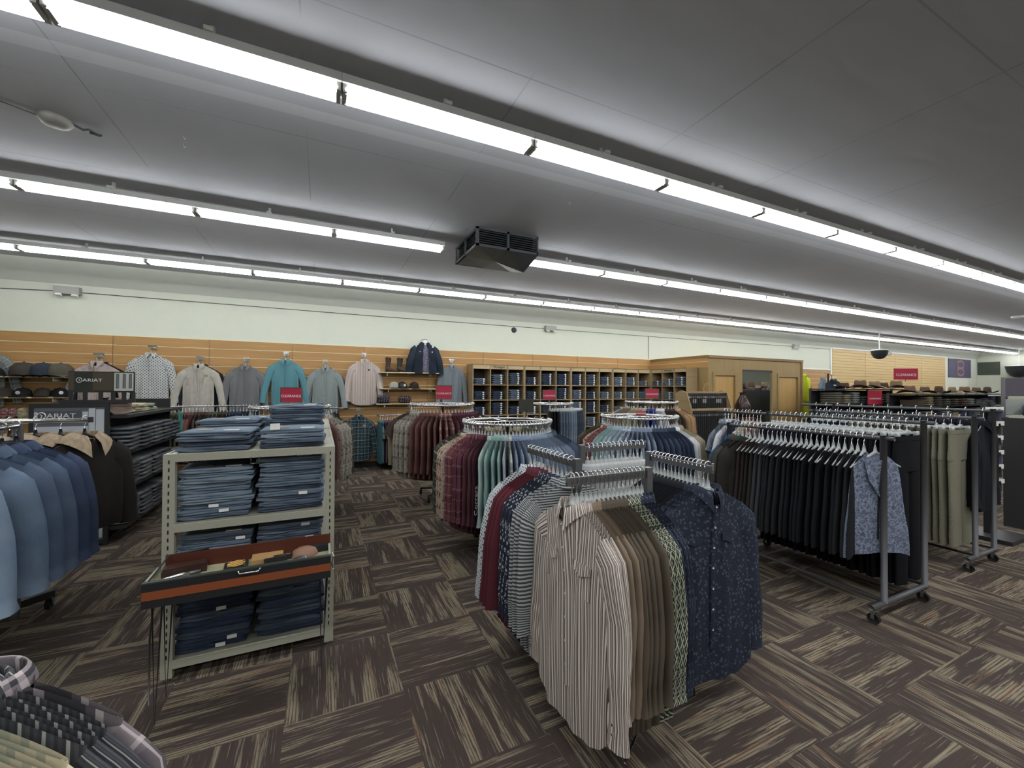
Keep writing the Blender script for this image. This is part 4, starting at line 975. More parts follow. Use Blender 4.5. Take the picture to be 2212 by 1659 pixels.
wshirt(.651, 1.105, f_gpl, 'dark green and white plaid flannel shirt hanging low on the slatwall', cut='wallshirt2', ext=dress('plain', badge='patch'))
# bust with denim jacket
SX = 1.87
t = thing('bust_form', 'white neck form standing on the top slatwall shelf', 'mannequin', (SX, 8.14, 1.822))
part('torso', M().lathe([(.10, 0), (.12, .05), (.14, .3), (.15, .45), (.09, .56), (.055, .60), (.052, .655), (.058, .665)], 24, sx=1.1, sy=.55), white, t, True)
part('neck_cap', M().lathe([(.001, .668), (.045, .668), (.056, .660)], 20, sx=1.1, sy=.7), steel, t, True)
mset('bustshirt', th=.090, fold=.004, nu=32, nv=12, seed=21, L=.48, sw=.15, hw=.18, nosleeve=True, z0=0., tail=0, thtop=.03)
garment('bustshirt', fab('floral', '6f6a86', 'b0a8c0', '4a4460', sc=1.3), (SX, 8.125, 2.43), 0, 'long_sleeved_shirt', 'lilac floral shirt worn under the dark denim jacket', 'shirt', extras=None)
t = thing('denim_jacket', 'open dark navy denim jacket on the white neck form', 'jacket', (SX, 8.12, 2.43))
fj = fab('denim', '1d2836', '2c3a4c')
for s in (-1, 1):
    rows, uvs = [], []
    for j in range(13):
        v = j/12; z = .0-.035*0-v*.64; r, q = [], []
        for i in range(13):
            a = i/12; w = (.19+.07*v**.6)
            an = radians(-90+14+a*(180-14)) if s > 0 else radians(-90-14-a*(180-14))
            x = cos(an)*w*(.75+.25*min(1, v*4)); y = sin(an)*(.075+.05*min(1, v*3)); zt = z-(abs(x)*.42)*(1-v)
            x += .008*nz(i*.7, v*5, s); y += .008*nz(v*6, i, s+3)
            r.append((x, y, zt)); q.append((x, zt))
        rows.append(r); uvs.append(q)
    m = M(); m.grid(rows, 0, uv=uvs, flip=s > 0); part('front_panel', m, fj, t, True)
    part('sleeve', sleeve(s, .20, .50, .088, .06, .055, .13, -.03, 14, 4, z0=-.01, slope=.08), fj, t, True)
    part('pocket_button', M().tube([(s*.12, -.118, -.20), (s*.12, -.126, -.20)], .010, 8), chrome, t)
part('collar', collar(-.03, .075, .03, .045, .06), fj, t, True)
part('pin', M().tube([(.13, -.112, -.10), (.13, -.12, -.10)], .012, 6), chrome, t)
# wooden wall shelves
def wshelf(x0, x1, z, lab):
    t = thing('wall_shelf', lab, 'shelf', (x0, 8.05, z))
    part('board', M().box(0, 0, -.018, x1-x0, YN-.026-8.05, 0), edge, t)
    for x in (.15, x1-x0-.15): part('bracket', M().box(x, .05, -.07, x+.01, YN-.026-8.05, -.0181), white, t)
wshelf(1.0, 2.145, 1.822, 'top pale shelf right of the wall shirts, under boots'); wshelf(1.02, 2.145, 1.51, 'middle pale shelf right of the wall shirts, under two caps'); wshelf(.955, 1.72, 1.22, 'low pale shelf right of the wall shirts, under folded packs')
wshelf(-5.0, -3.335, 1.655, 'top pale shelf left on the slatwall'); wshelf(-5.0, -3.335, 1.365, 'middle pale shelf left on the slatwall'); wshelf(-5.0, -3.715, 1.068, 'low pale shelf left on the slatwall')
def cap_obj(x, y, z, rz, mat, lab, brim=True, s=1., front=None, badge=None):
    t = thing('cap', lab, 'cap', (x, y, z), rz)
    part('crown', M().lathe([(.09*s, 0), (.092*s, .04*s), (.082*s, .085*s), (.05*s, .118*s), (.001, .128*s)], 20), mat, t, True)
    m = M(); rows = []
    for r in (.088, .135, .165): rows.append([(r*s*sin(radians(a))*(1 if r < .1 else .62), -r*s*cos(radians(a)*(.8))*1.0, .012*s-.10*s*(abs(a)/70)**2*(r-.085)*3) for a in range(-70, 71, 14)])
    m.grid(rows); part('brim', m, front or mat, t, True)
    part('button', M().lathe([(.001, .134*s), (.009*s, .131*s), (.009*s, .126*s)], 8), mat, t)
    if badge: part('badge', M().tube([(0, -.088*s, .06*s), (0, -.098*s, .058*s)], .024*s, 12), badge, t)
cm1 = fab('solid', '4a433c'); cm2 = fab('solid', '343d4c'); cm3 = fab('solid', '5c5548')
for x, mm_, w_ in ((-3.80, cm1, 'brown'), (-3.60, cm2, 'dark blue'), (-3.42, cm3, 'olive')): cap_obj(x, 8.15, 1.657, rnd.uniform(-.2, .2), mm_, 'large '+w_+' ear-flap cap on the top left slatwall shelf', s=1.55)
for i, x in enumerate((-3.98, -3.80, -3.60, -3.42)): cap_obj(x, 8.14, 1.367, .3*i-.4, [cm1, fab('solid', '2a2c30'), cm1, fab('solid', '1f2226')][i], ['brown cap with a pale front', 'black cap with a pale front', 'dark brown cap', 'black cap at the right end'][i]+' on the middle left slatwall shelf', badge=paper if i != 2 else None)
cap_obj(-4.08, 8.13, 1.657, .2, fab('solid', '26282a'), 'black cap with a white front at the left edge of the top shelf', badge=paper)
for i, x in enumerate((-3.95, -3.87, -3.79)): single('folded_scarf', folded(.07, .16, .14, i, 3, 4), [fab('plaid', 'a05058', '6d3a40', 'd0b0a8', '8a4a50', 'e0d0c8', sc=3), fab('plaid', 'a05058', '6d3a40', 'd0b0a8', '8a4a50', 'e0d0c8', sc=3), f_kh][i], ['red patterned scarf at the left', 'red patterned scarf in the middle', 'khaki folded scarf at the right'][i]+' of the low left slatwall shelf', 'scarf', None, (x, 8.15, 1.07), 0, True)
cap_obj(1.44, 8.14, 1.512, .35, black, 'black cap with a white round badge on the middle right shelf', badge=paper, front=black)
cap_obj(1.29, 8.16, 1.512, .0, fab('solid', 'b0aea0'), 'pale grey cap behind the black badge cap', front=black)
cap_obj(1.67, 8.14, 1.512, .2, fab('solid', '3a2c2a'), 'plain dark brown cap on the middle right shelf')
def boot(x, y, z, rz, mat, lab, grp=None, s=1.):
    t = thing('cowboy_boot', lab, 'boot', (x, y, z), rz, grp)
    sh = M(); rows = []
    for v, rx, ry_, oy, dz in ((0, .036, .045, .01, 0), (.25, .036, .046, .008, 0), (.6, .042, .055, 0, 0), (.9, .05, .06, 0, 0), (1, .052, .062, 0, 0)):
        rows.append([(rx*s*cos(a), oy*s+ry_*s*sin(a), (.10+.19*v)*s-(.02*s*abs(sin(a)) if v == 1 else 0)) for a in [2*pi*k/14 for k in range(14)]])
    sh.grid(rows, cu=True); part('shaft', sh, mat, t, True)
    ft = M(); rows = []
    for yy, w, h0, h1 in ((.055, .02, .03, .12), (.04, .034, .028, .14), (0, .036, .022, .13), (-.06, .038, .012, .085), (-.12, .042, .008, .06), (-.17, .034, .010, .045), (-.205, .012, .014, .03)):
        rows.append([(w*s*cos(a), yy*s, (h0+h1)/2*s+(h1-h0)/2*s*sin(a)) for a in [2*pi*k/12 for k in range(12)]])
    ft.grid(rows, cu=True); n = 12; b = len(ft.v); ft.f.append(tuple(b-n+k for k in range(n))); ft.m.append(0); ft.f.append(tuple(b-7*n+k for k in reversed(range(n)))); ft.m.append(0)
    part('vamp', ft, mat, t, True)
    part('heel', M().box(-.026*s, .005*s, 0, .026*s, .06*s, .03*s), black, t); part('sole', M().box(-.03*s, -.18*s, .004*s, .03*s, -.04*s, .012*s), black, t)
lb1 = plain('boot_brown', hx('4f3b34'), .4); lb2 = plain('boot_grey', hx('413c3c'), .4); lb3 = plain('boot_russet', hx('5a3b2e'), .4)
boot(1.18, 8.19, 1.823, .9, lb1, 'brown western boot at the left of the top shelf'); boot(1.40, 8.19, 1.823, 1.0, lb2, 'dark grey western boot in the middle of the top shelf'); boot(1.58, 8.20, 1.823, .9, lb3, 'russet western boot beside the denim jacket')
for i, x in enumerate([1.0+.045*k for k in range(5)]+[1.40+.045*k for k in range(5)]):
    g = 'left' if i < 5 else 'right'
    single('folded_bandana', folded(.04, .16, .16 if i < 5 else .14, i, 2, 3), fab('floral', '3a3048' if i < 5 else '4a2c30', 'cfc6cc', '3a3048', sc=2.2), 'patterned bandana in the %s pack on the low right shelf' % g, 'bandana', 'patterned bandanas in the %s pack on the low right shelf' % g, (x, 8.16, 1.221), 0, True)
# hang rails with rows of clothes along the wall
def wall_rail(x0, x1, z, lab):
    t = thing('wall_hang_rail', lab, 'hang rail', (x0, 8.0, z))
    part('rail', M().tube([(0, 0, 0), (x1-x0, 0, 0)], .012, 8), chrome, t, True)
    for x in (.05, x1-x0-.05): part('bracket', M().box(x-.008, 0, -.012, x+.008, YN-.026-8.0, .012), chrome, t)
def wall_row(x0, x1, z, specs, where, hl, cut='far'):
    tot = sum(s[0] for s in specs); k = 0
    for c_, mat, words in specs:
        for q in range(c_):
            x = x0+(x1-x0)*(k+.5)/tot; k += 1; p = (x, 8.0, z+.012); lb = words+' '+where; rz = pi/2+rnd.uniform(-.1, .1)
            garment(cut, mat, p, rz, 'long_sleeved_shirt' if cut == 'far' else 'short_sleeved_shirt', lb, 'shirt', lb if c_ > 1 else None, True); hanger(p, rz, hl, hl, 'shirt', True)
wall_rail(-2.20, -.90, 1.21, 'chrome hang rail under the sand and grey wall shirts')
wall_row(-2.12, -.95, 1.21, [(3, f_ol2, 'dull olive shirt'), (4, f_rust, 'rust brown shirt'), (4, f_br, 'brown shirt'), (3, f_ol2, 'mossy shirt'), (3, f_br, 'dark brown shirt'), (4, f_nv2, 'dark navy shirt'), (5, f_dk, 'black shirt')], 'on the left wall rail', 'clear hanger on the left wall rail', 'far_short')
wall_rail(.95, 1.60, 1.0, 'chrome hang rail low under the right wall shelves')
wall_row(.99, 1.58, 1.0, [(2, f_teal, 'dull teal shirt'), (3, fab('solid', '5c4654'), 'dusty plum shirt'), (2, fab('floral', '8a7a7c', '5a5054', 'b0a4a4'), 'grey print shirt'), (3, fab('solid', '4a4858'), 'slate purple shirt'), (3, f_dk, 'near black shirt')], 'on the low right wall rail', 'clear hanger on the low right wall rail', 'far_short')
wall_rail(-.6, .45, 1.15, 'chrome hang rail behind the round rack and jeans shelves')
wall_row(-.5, .3, 1.15, [(5, f_nv2, 'navy shirt'), (5, f_dk, 'black shirt')], 'on the wall rail behind the jeans shelves', 'clear hanger on the wall rail behind the jeans shelves', 'far_short')

# ------------------------------------------------------------------ display gondola with black signs on the left
t = thing('display_gondola', 'black display gondola with a grey barn board picture on its end', 'shelving', (-2.39, 5.2, 0))
gw2, gl = .55, 1.75
part('end_frame', M().box(0, 0, 0, .03, .03, 1.36).box(gw2-.03, 0, 0, gw2, .03, 1.36).box(.03, 0, 1.32, gw2-.03, .03, 1.36).box(.03, 0, .02, gw2-.03, .03, .06), blackm, t)
gp = part('end_picture', M().box(.03, .006, .06, gw2-.03, .024, 1.32), plain('picture_grey', hx('6d7078'), .5), t)
m = M()
for k in range(9): m.box(.036, .0, .10+k*.135, gw2-.15, .0055, .20+k*.135)
m.box(gw2-.145, -.002, .08, gw2-.10, .0055, 1.31)
for k in range(5): m.box(gw2-.095, .0, .08+k*.25, gw2-.036, .0055, .30+k*.25)
part('barn_boards', m, plain('board_grey', hx('c2c7ce'), .6), gp)
part('name_band', M().box(.06, -.004, 1.195, .36, -.0005, 1.29), plain('band_grey', hx('53575f'), .5), gp)
def brand(par, x, y, z, s, mat):
    text('ARIAT', s, mat, par, (x+s*.55, y, z), (pi/2, 0, 0), ax='LEFT', sx=1.2)
    m = M().tube([(x+s*.5*cos(a)*(.8 if sin(a) < 0 else 1), y, z+s*.55*sin(a)) for a in [k*pi/7 for k in range(14)]], s*.07, 5, closed=True)
    m.tube([(x-s*.12, y, z+s*.25), (x+s*.12, y, z+s*.1), (x, y, z-s*.2)], s*.08, 5); part('shield_emblem', m, mat, par, True)
brand(gp, .085, -.006, 1.243, .06, paper)
for z in (1.24, .88, .53, .16):
    part('shelf', M().box(.02, .04, z-.03, gw2+.12, gl, z), blackm, t)
part('spine', M().box(gw2*.28, .04, 0, gw2*.36, gl, 1.35), blackm, t); part('far_frame', M().box(0, gl, 0, gw2, gl+.03, 1.36), blackm, t)
tz = 1.361
tp = part('sign_topper', M().box(.26, .0, tz+.10, .735, .02, tz+.30), plain('topper_dark', hx('2f332f'), .5), t)
part('topper_side', M().box(.26, -.002, tz+.12, .30, -.0005, tz+.29).box(.43, -.002, tz+.12, .58, -.0005, tz+.29), plain('topper_brown', hx('4e473a'), .5), tp)
part('topper_picture', M().box(.585, -.003, tz+.115, .728, -.0005, tz+.29), plain('topper_white', hx('c4c8c0'), .5), tp)
m = M()
for x in (.605, .655, .70): m.tube([(x, -.005, tz+.28), (x-.002, -.005, tz+.14)], .005, 4).tube([(x+.012, -.005, tz+.28), (x+.012, -.005, tz+.14)], .005, 4)
part('topper_jeans', m, plain('pic_grey', hx('63666c'), .6), tp)
brand(tp, .335, -.003, tz+.215, .042, paper)
part('topper_base', M().box(.20, .0, tz, .74, .03, tz+.03), blackm, t)
for x in (.26, .36, .47, .56, .64, .71): part('topper_post', M().box(x, .002, tz+.0301, x+.03, .018, tz+.0999), blackm, t)
fg = [fab('heather', '3a3f46', '5a6068'), fab('heather', '30343c', '4c525a'), fab('heather', '4a4f55', '6b7076')]
for f_ in fg: f_.node_tree.nodes['Principled BSDF'].inputs['Roughness'].default_value = .38; f_.node_tree.nodes['Principled BSDF'].inputs['Specular IOR Level'].default_value = .6
for li, (z, n, nm) in enumerate(((.881, 6, 'upper'), (.531, 6, 'middle'), (.161, 6, 'bottom'))):
    for c_ in range(5):
        lab = 'dark grey folded shirt on the %s shelf of the black gondola, %s pile' % (nm, ['nearest', 'second', 'third', 'fourth', 'farthest'][c_])
        for k in range(n-(1 if c_ == 4 else 0)):
            k2 = ('gfold', k % 3, (li+c_) % 3)
            if k2 not in _fm: _fm[k2] = folded(.27, .26, .038, k % 3, 1, 5).mesh('folded_shirt', fg[(li+c_) % 3], True)
            tag(ob('folded_shirt', _fm[k2], None, (-1.87+rnd.uniform(-.01, .01)+.03, 5.40+c_*.33, z+k*.040), pi/2+rnd.uniform(-.05, .05)), lab, 'folded shirt', lab)
for i, (y, mt, w_, hh) in enumerate(((5.62, f_wh, 'white', .05), (5.80, f_kh, 'cream', .045), (6.05, fab('solid', 'b9b38c'), 'pale yellow', .045), (6.30, fab('solid', '8f9a80'), 'sage', .04))):
    for k in range(2): single('folded_shirt', folded(.28, .2, hh, i+k, 2, 6), mt, w_+' folded shirt on top of the black gondola'+(', upper one' if k else ', lower one'), 'folded shirt', None, (-1.93, y, 1.241+k*hh), pi/2+.2*k, True)
boot(-1.95, 5.42, 1.241, .7, plain('boot_wine', hx('3c2426'), .35), 'dark wine boot on the near corner of the black gondola', s=.6)
single('folded_blanket', folded(.16, .16, .16, 3, 6, 5), fab('hstripe', 'b9a08a', '4a3030', 'c8b6a4', '5c3a36', sc=2), 'rust and cream striped blanket on the near corner of the black gondola', 'blanket', None, (-1.82, 5.33, 1.241), .6, True)
single('hanging_frame', M().box(-.01, -.05, 0, .01, -.035, .30).box(-.01, .035, 0, .01, .05, .30).box(-.01, -.035, .28, .01, .035, .30), plain('teal_frame', hx('4fa095'), .5), 'teal plastic frame standing at the far end of the black gondola shelf', 'frame', None, (-1.72, 6.93, .882), 0)

# ------------------------------------------------------------------ jacket rack on the left
t = thing('four_way_rack', 'chrome four-way rack of denim and fleece-collared jackets on the left', 'clothes rack', (-1.95, 3.6, 0))
for (ax, ay), (bx_, by_) in (((0, .33), (.46, .33)), ((.30, -.1), (.30, -.93)), ((-.3, 0), (-.3, .4)), ((0, -.3), (-.4, -.3))):
    am = part('arm', M().tube([(ax, ay, 1.28), (bx_, by_, 1.28)], .014, 8), chrome, t, True); part('upright', M().box(ax-.016, ay-.016, .12, ax+.016, ay+.016, 1.29), steel, t)
    part('end_cap', M().tube([(bx_, by_, 1.262), (bx_, by_, 1.30)], .016, 8), blackm, am)
part('base_leg', M().box(-.42, -.02, .075, .42, .02, .12, 0, radians(45)), blackm, t); part('base_leg', M().box(-.42, -.02, .076, .42, .02, .121, 0, radians(-45)), blackm, t)
for a in (45, 135, 225, 315): caster(t, .40*cos(radians(a)), .40*sin(radians(a)))
f_bk = fab('solid', '2b2724'); f_bk2 = fab('solid', '26282c'); f_pile = fab('pile', 'b39a78')
mset('fleece', kind='coat', th=.055, fold=.010, nu=40, nv=14, seed=12, L=.60, sw=.235, hw=.29, spread=.10, ry=.055, tail=0, thtop=.02, SL=.56)
_gm['fleece']['collar'] = collar(-.115, .085, .045, .085, .09)
_gm['jacket']['collar'] = collar(-.11, .07, .035, .05, .05)
blkh = black
for k in range(4):
    x = -1.52-k*.125; lb = ['nearest brown-black jacket with a tan fleece collar, facing out', 'second brown-black jacket with a tan fleece collar', 'third black jacket with a tan fleece collar', 'innermost black jacket with a tan fleece collar'][k]
    garment('fleece', f_bk, (x, 3.93, 1.292), pi/2-(.45 if k == 0 else .25), 'fleece_collar_jacket', lb, 'jacket', colmat=f_pile, extras=None)
    hanger((x, 3.93, 1.292), pi/2-(.45 if k == 0 else .25), 'black hanger inside the '+lb.split(',')[0], None, mat=blkh)
f_d1 = fab('denim', '617c99', '8399b0'); f_d2 = fab('denim', '4d6582', '6d859f'); f_d3 = fab('denim', '3c4f6c', '586d8a'); f_d4 = fab('denim', '2b3a54', '44567a')
def jext(t, d, mat):
    fr = d['front']; part('hem_band', M().grid([[(x_, fr(x_, -.70)-.008, z) for x_ in [-.22+.44*i/10 for i in range(11)]] for z in (-.69, -.735)]), mat, t, True)
for k in range(6):
    y = [2.70, 2.93, 3.08, 3.24, 3.36, 3.48][k]; lb = ['light blue denim jacket, nearest', 'mid blue denim jacket, second', 'dark blue denim jacket, third', 'dark blue denim jacket, fourth', 'navy denim jacket, fifth', 'navy denim jacket, innermost'][k]+' on the left jacket rack'
    p = (-1.65, y, 1.292); garment('jacket', [f_d1, f_d2, f_d3, f_d3, f_d4, f_d4][k], p, rnd.uniform(-.08, .08), 'denim_jacket', lb, 'jacket', extras=jext if k == 0 else None)
    hanger(p, 0, 'black hanger inside the '+lb.replace(' on the left jacket rack', ''), None, mat=blkh)

# ------------------------------------------------------------------ flannel rack close to the camera
FZ = 1.135
pa, pb = RF(-.92, .705), RF(-.92, .05)
t = thing('clothes_rail', 'chrome rail of flannel shirts at the bottom left corner', 'clothes rack', pa)
d_ = pb-pa
part('rail', M().tube([(0, 0, FZ), (d_.x, d_.y, FZ)], .012, 8), chrome, t, True)
for f in (.25, .95): part('upright', M().cyl(d_.x*f, d_.y*f, .03, FZ-.012, .014), chrome, t, True)
part('foot', M().tube([(d_.x*.25-R0.x*.25, d_.y*.25-R0.y*.25, .03), (d_.x*.25+R0.x*.25, d_.y*.25+R0.y*.25, .03)], .015), chrome, t, True)
part('foot', M().tube([(d_.x*.95-R0.x*.25, d_.y*.95-R0.y*.25, .03), (d_.x*.95+R0.x*.25, d_.y*.95+R0.y*.25, .03)], .015), chrome, t, True)
f_pk2 = fab('plaid', '8f8186', '3a3940', 'b9a9ac', '6a6066', 'c7b7b8', sc=.5); f_dg = fab('stripe', '43444a', '4d4e54', '3a3a40', '45464c', '3c3c42', 'a3a29e', sc=1.0); f_cg = fab('plaid', 'e2cda2', 'a4a68a', 'ead8b4', 'cbb993', '7c8a7c', sc=.5); f_gb = fab('plaid', '5a6272', '3a4250', '8a92a0', '6a7282', 'a0a6b0', sc=1.)
mset('flannel', th=.011, fold=.003, nu=48, nv=18, seed=17, L=.74, hw=.26, spread=.07, ry=.012, slope=.065, sw=.235)
_gm['flannel']['collar'] = collar(-.10, .058, .012, .018, .03)
fs = [(.70, f_pk2, 'pink, grey and black plaid flannel shirt, farthest on the corner rail'), (.678, f_dg, 'dark grey striped flannel shirt, first behind the pink plaid one'), (.662, f_dg, 'dark grey striped flannel shirt, second of three on the corner rail'), (.645, f_dg, 'dark grey striped flannel shirt, nearest of three on the corner rail'), (.618, f_cg, 'cream and green plaid shirt, farthest of three on the corner rail'), (.60, f_cg, 'cream and green plaid shirt, middle of three on the corner rail'), (.582, f_cg, 'cream and green plaid shirt, nearest of three on the corner rail'), (.56, f_gb, 'grey blue plaid shirt just behind the cream ones on the corner rail'), (.54, f_gb, 'grey blue plaid shirt nearest the camera on the corner rail')]
for f, mt, lb in fs:
    p = RF(-.92+(.018 if mt is f_pk2 else .012), f, FZ+.010)
    garment('flannel', mt, p, -YAW+.05, 'flannel_shirt', lb, 'shirt', extras=None); hanger(p, -YAW+.05, 'clear hanger inside the '+lb.split(' on the')[0], None)

# ------------------------------------------------------------------ beside the fitting room
t = thing('belt_rack', 'oak belt rack with sloping sides hung with black belts', 'belt rack', (6.72, 5.9, 0))
bw = 1.22
for x in (0, bw-.03):
    m = M(); m.add([(x, 0, 0), (x, .42, 0), (x, .42, 1.44), (x, .25, 1.50), (x, .12, 1.45), (x, 0, 1.1)]+[(x+.03, 0, 0), (x+.03, .42, 0), (x+.03, .42, 1.44), (x+.03, .25, 1.50), (x+.03, .12, 1.45), (x+.03, 0, 1.1)],
        [(0,1,2,3,4,5), (11,10,9,8,7,6)]+[(i, 6+i, 6+(i+1) % 6, (i+1) % 6) for i in range(6)]); part('side_panel', m, cubw, t)
part('top_rail', M().box(.03, .12, 1.44, bw-.03, .30, 1.475), cubw, t); part('middle_rail', M().box(.03, .02, 1.085, bw-.03, .07, 1.13), cubw, t); part('back', M().box(.03, .38, .02, bw-.03, .40, 1.44), plain('cubby_back', 0), t)
part('peg_bar', M().box(.03, .125, 1.40, bw-.03, .14, 1.425), blackm, t); part('peg_bar', M().box(.03, .03, 1.04, bw-.03, .045, 1.07), blackm, t)
for r, (y, z, L, nm) in enumerate(((.11, 1.40, .27, 'upper'), (.015, 1.035, .62, 'lower'))):
    for k in range(20):
        m = M().box(-.018, -.004, -L, .018, .004, 0); m.box(-.024, -.012, -.06, .024, -.0045, -.02, 1)
        if r == 0 and k in (2, 3, 7, 8, 14, 15, 16): m.box(-.022, -.012, -.16, .022, -.0045, -.08, 2)
        tag(ob('belt', m.mesh('belt', [black, steel if k % 4 else chrome, plain('buckle_grey', hx('8f8b84'), .4)], False), None, (6.72+.06+k*.057, 5.9+y, z), rnd.uniform(-.1, .1)), 'black belt with a metal buckle hanging in the %s row of the oak belt rack' % nm, 'belt', 'belts in the %s row of the oak rack' % nm)
single('cable_loop', M().tube([(0, 0, 0), (-.12, 0, .10), (-.2, 0, .16), (-.3, 0, .16), (-.36, 0, .06), (-.34, .0, 0)], .006, 6), plain('loop_orange', hx('c89a58'), .4), 'thin orange wire loop standing on top of the belt rack', 'wire', None, (7.66, 6.1, 1.476), smooth=True)
single('brown_vase', M().lathe([(.001, 0), (.10, 0), (.15, .12), (.16, .25), (.10, .38), (.055, .46), (.05, .52), (.07, .54)], 20), plain('glaze_brown', hx('3d2a28'), .25), 'tall dark brown glazed vase right of the belt rack', 'vase', None, (8.32, 5.95, .92), smooth=True)
t = thing('display_plinth', 'dark plinth carrying the brown vase beside the belt rack', 'plinth', (8.32, 5.95, 0)); part('body', M().box(-.16, -.16, 0, .16, .16, .88), blackm, t); part('top', M().box(-.18, -.18, .88, .18, .18, .919), darkw, t)
# safety jacket and shelving behind
hv = plain('safety_yellow', hx('c6d41e'), .6)
mset('safety', kind='coat', th=.06, fold=.012, nu=24, nv=9, seed=31, L=.62, sw=.23, hw=.28, spread=.06, ry=.05, tail=0, thtop=.02)
def hv_ext(t, d, mat):
    for z in (-.45, -.60): part('reflective_band', M().box(-.275, -.078, z, .275, -.074, z+.05), plain('reflective', (.6, .62, .62), .3), t)
garment('safety', hv, (12.30, 6.95, 2.06), .9, 'safety_jacket', 'bright yellow safety jacket hanging beside the fitting room corner', 'jacket', extras=hv_ext); hanger((12.30, 6.95, 2.06), .9, 'hanger holding the yellow safety jacket', None)
garment('safety', hv, (12.36, 6.85, 1.52), .9, 'safety_jacket', 'second yellow safety jacket hanging below the first', 'jacket', extras=hv_ext); hanger((12.36, 6.85, 1.52), .9, 'hanger holding the second yellow safety jacket', None)
t = thing('clothes_stand', 'black stand holding the two yellow safety jackets', 'clothes rack', (12.33, 6.98, 0)); part('post', M().cyl(0, .04, 0, 2.09, .02), blackm, t, True); part('arm', M().tube([(-.03, 0, 2.058), (0, .04, 2.06), (.05, -.12, 1.518)], .008), blackm, t); part('foot', M().lathe([(.001, .03), (.25, .02), (.26, 0)], 20), blackm, t, True)
for u, (x, n_) in enumerate(((13.05, 'left'),)):
    p = cubby('oak cubby shelving of dark jeans behind the yellow jackets', (x, 7.9, 0), 0, .4, False)
    for c_ in range(3):
        for z in (1.60, 1.28, .96):
            lab = 'folded jeans in the %s column, %s row behind the yellow jackets' % (('left', 'middle', 'right')[c_], ROWN[z])
            for k in range(5): tag(ob('folded_jeans', cub_jeans((k+c_) % 3, 3), None, (x+(c_+.5)*p-.02, 8.065, z+.001+k*.0425)), lab, 'jeans', lab)
t = thing('tee_stand', 'chrome stand showing a dark navy tee and a washed denim shirt', 'clothes rack', (11.75, 6.0, 0)); part('post', M().cyl(0, .06, 0, 1.94, .018), chrome, t, True); part('arm', M().tube([(-.34, .0, 1.926), (0, .06, 1.93), (.03, -.05, 1.89)], .008), chrome, t); part('foot', M().lathe([(.001, .03), (.25, .02), (.26, 0)], 20), chrome, t, True)
garment('tee', fab('solid', '2a3040'), (11.78, 5.95, 1.90), -.3, 't_shirt', 'dark navy tee with a small white mark on display before the hats', 'shirt', extras=lambda t, d, mat: part('chest_mark', M().box(-.05, -.05, -.24, .02, -.045, -.215), paper, t)); hanger((11.78, 5.95, 1.90), -.3, 'hanger holding the dark navy tee', None)
garment('far_short', fab('denim', '5f7280', '8899a4'), (11.42, 6.0, 1.935), .2, 'short_sleeved_shirt', 'washed denim shirt hanging left of the dark navy tee', 'shirt', None, True); hanger((11.42, 6.0, 1.935), .2, 'hanger holding the washed denim shirt', None, 'shirt', True)

# ------------------------------------------------------------------ goods shelving and hats on the right
def gondola(label, x0, x1, y, z1, shelves, d=.5):
    t = thing('goods_shelving', label, 'shelving', (x0, y, 0)); w = x1-x0; n = max(1, round(w/1.22))
    for k in range(n+1): x = min(max(w*k/n-.02, 0), w-.04); part('upright', M().box(x, d-.04, 0, x+.04, d, z1), darksteel, t)
    for z in shelves: part('shelf', M().box(.04, .005, z-.025, w-.04, d-.005, z), blackm, t)
    part('back', M().box(.04, d-.004, .05, w-.04, d-.001, z1-.05), plain('shelf_back', hx('3c3f3e'), .8), t)
    return t
gondola('long dark goods shelving topped with brown hats', 10.1, 13.75, 5.1, 1.56, (.15, .62, .92, 1.22, 1.55))
gondola('second dark goods shelving topped with flat leather goods behind the khaki trousers', 11.6, 17.0, 4.3, 1.46, (.15, .60, .90, 1.18, 1.45))
GM = [fab('solid', c) for c in ('3a3f44', '4c4638', '2f3a52', '6c6558', '5a3c30', '23262b', '7b7f80', '4a5248', '8a7a5c')]
pls = {}
def goods_row(x0, x1, y, z, hmax, where, n_, seedo=0):
    dx = (x1-x0)/n_
    for c_ in range(n_):
        q = random.Random(seedo+c_*7); kind = q.choice(['stack', 'stack', 'stack', 'box', 'stack']); mi = q.randrange(len(GM)); ordn = ['first', 'second', 'third', 'fourth', 'fifth', 'sixth', 'seventh', 'eighth', 'ninth', 'tenth', 'eleventh', 'twelfth'][c_]
        cw = ('charcoal', 'brown', 'navy', 'taupe', 'rust brown', 'black', 'grey', 'green grey', 'tan')[mi]
        x = x0+dx*(c_+.5)
        if kind == 'stack':
            n = q.choice([3, 4, 5]); t_ = min(.05, hmax/(n+.5)); lab = '%s folded clothes, %s pile on %s' % (cw, ordn, where)
            for k in range(n):
                k2 = (mi, round(t_, 3), k % 2)
                if k2 not in pls: pls[k2] = folded(.27, .30, t_, k, 1, 4).mesh('folded_shirt', GM[mi], True)
                tag(ob('folded_shirt', pls[k2], None, (x, y+.2, z+.001+k*t_), q.uniform(-.05, .05)), lab, 'folded shirt', lab)
        else:
            t = thing('boot_box', '%s shoe box, %s place on %s' % (cw, ordn, where), 'box', (x, y+.2, z+.001)); part('box', M().box(-.15, -.15, 0, .15, .15, hmax*.45), GM[mi], t); part('lid', M().box(-.155, -.155, hmax*.45, .155, .155, hmax*.58), GM[(mi+3) % 9], t)
for z, nm, h in ((1.221, 'upper', .28), (.921, 'middle', .25), (.621, 'lower', .25)):
    goods_row(10.2, 13.7, 5.1, z, h, 'the %s shelf of the hat shelving' % nm, 10, int(z*100))
for z, nm, h in ((1.181, 'upper', .22), (.901, 'middle', .24), (.601, 'lower', .25)):
    goods_row(11.75, 16.9, 4.3, z, h, 'the %s shelf of the second shelving' % nm, 12, int(z*130))
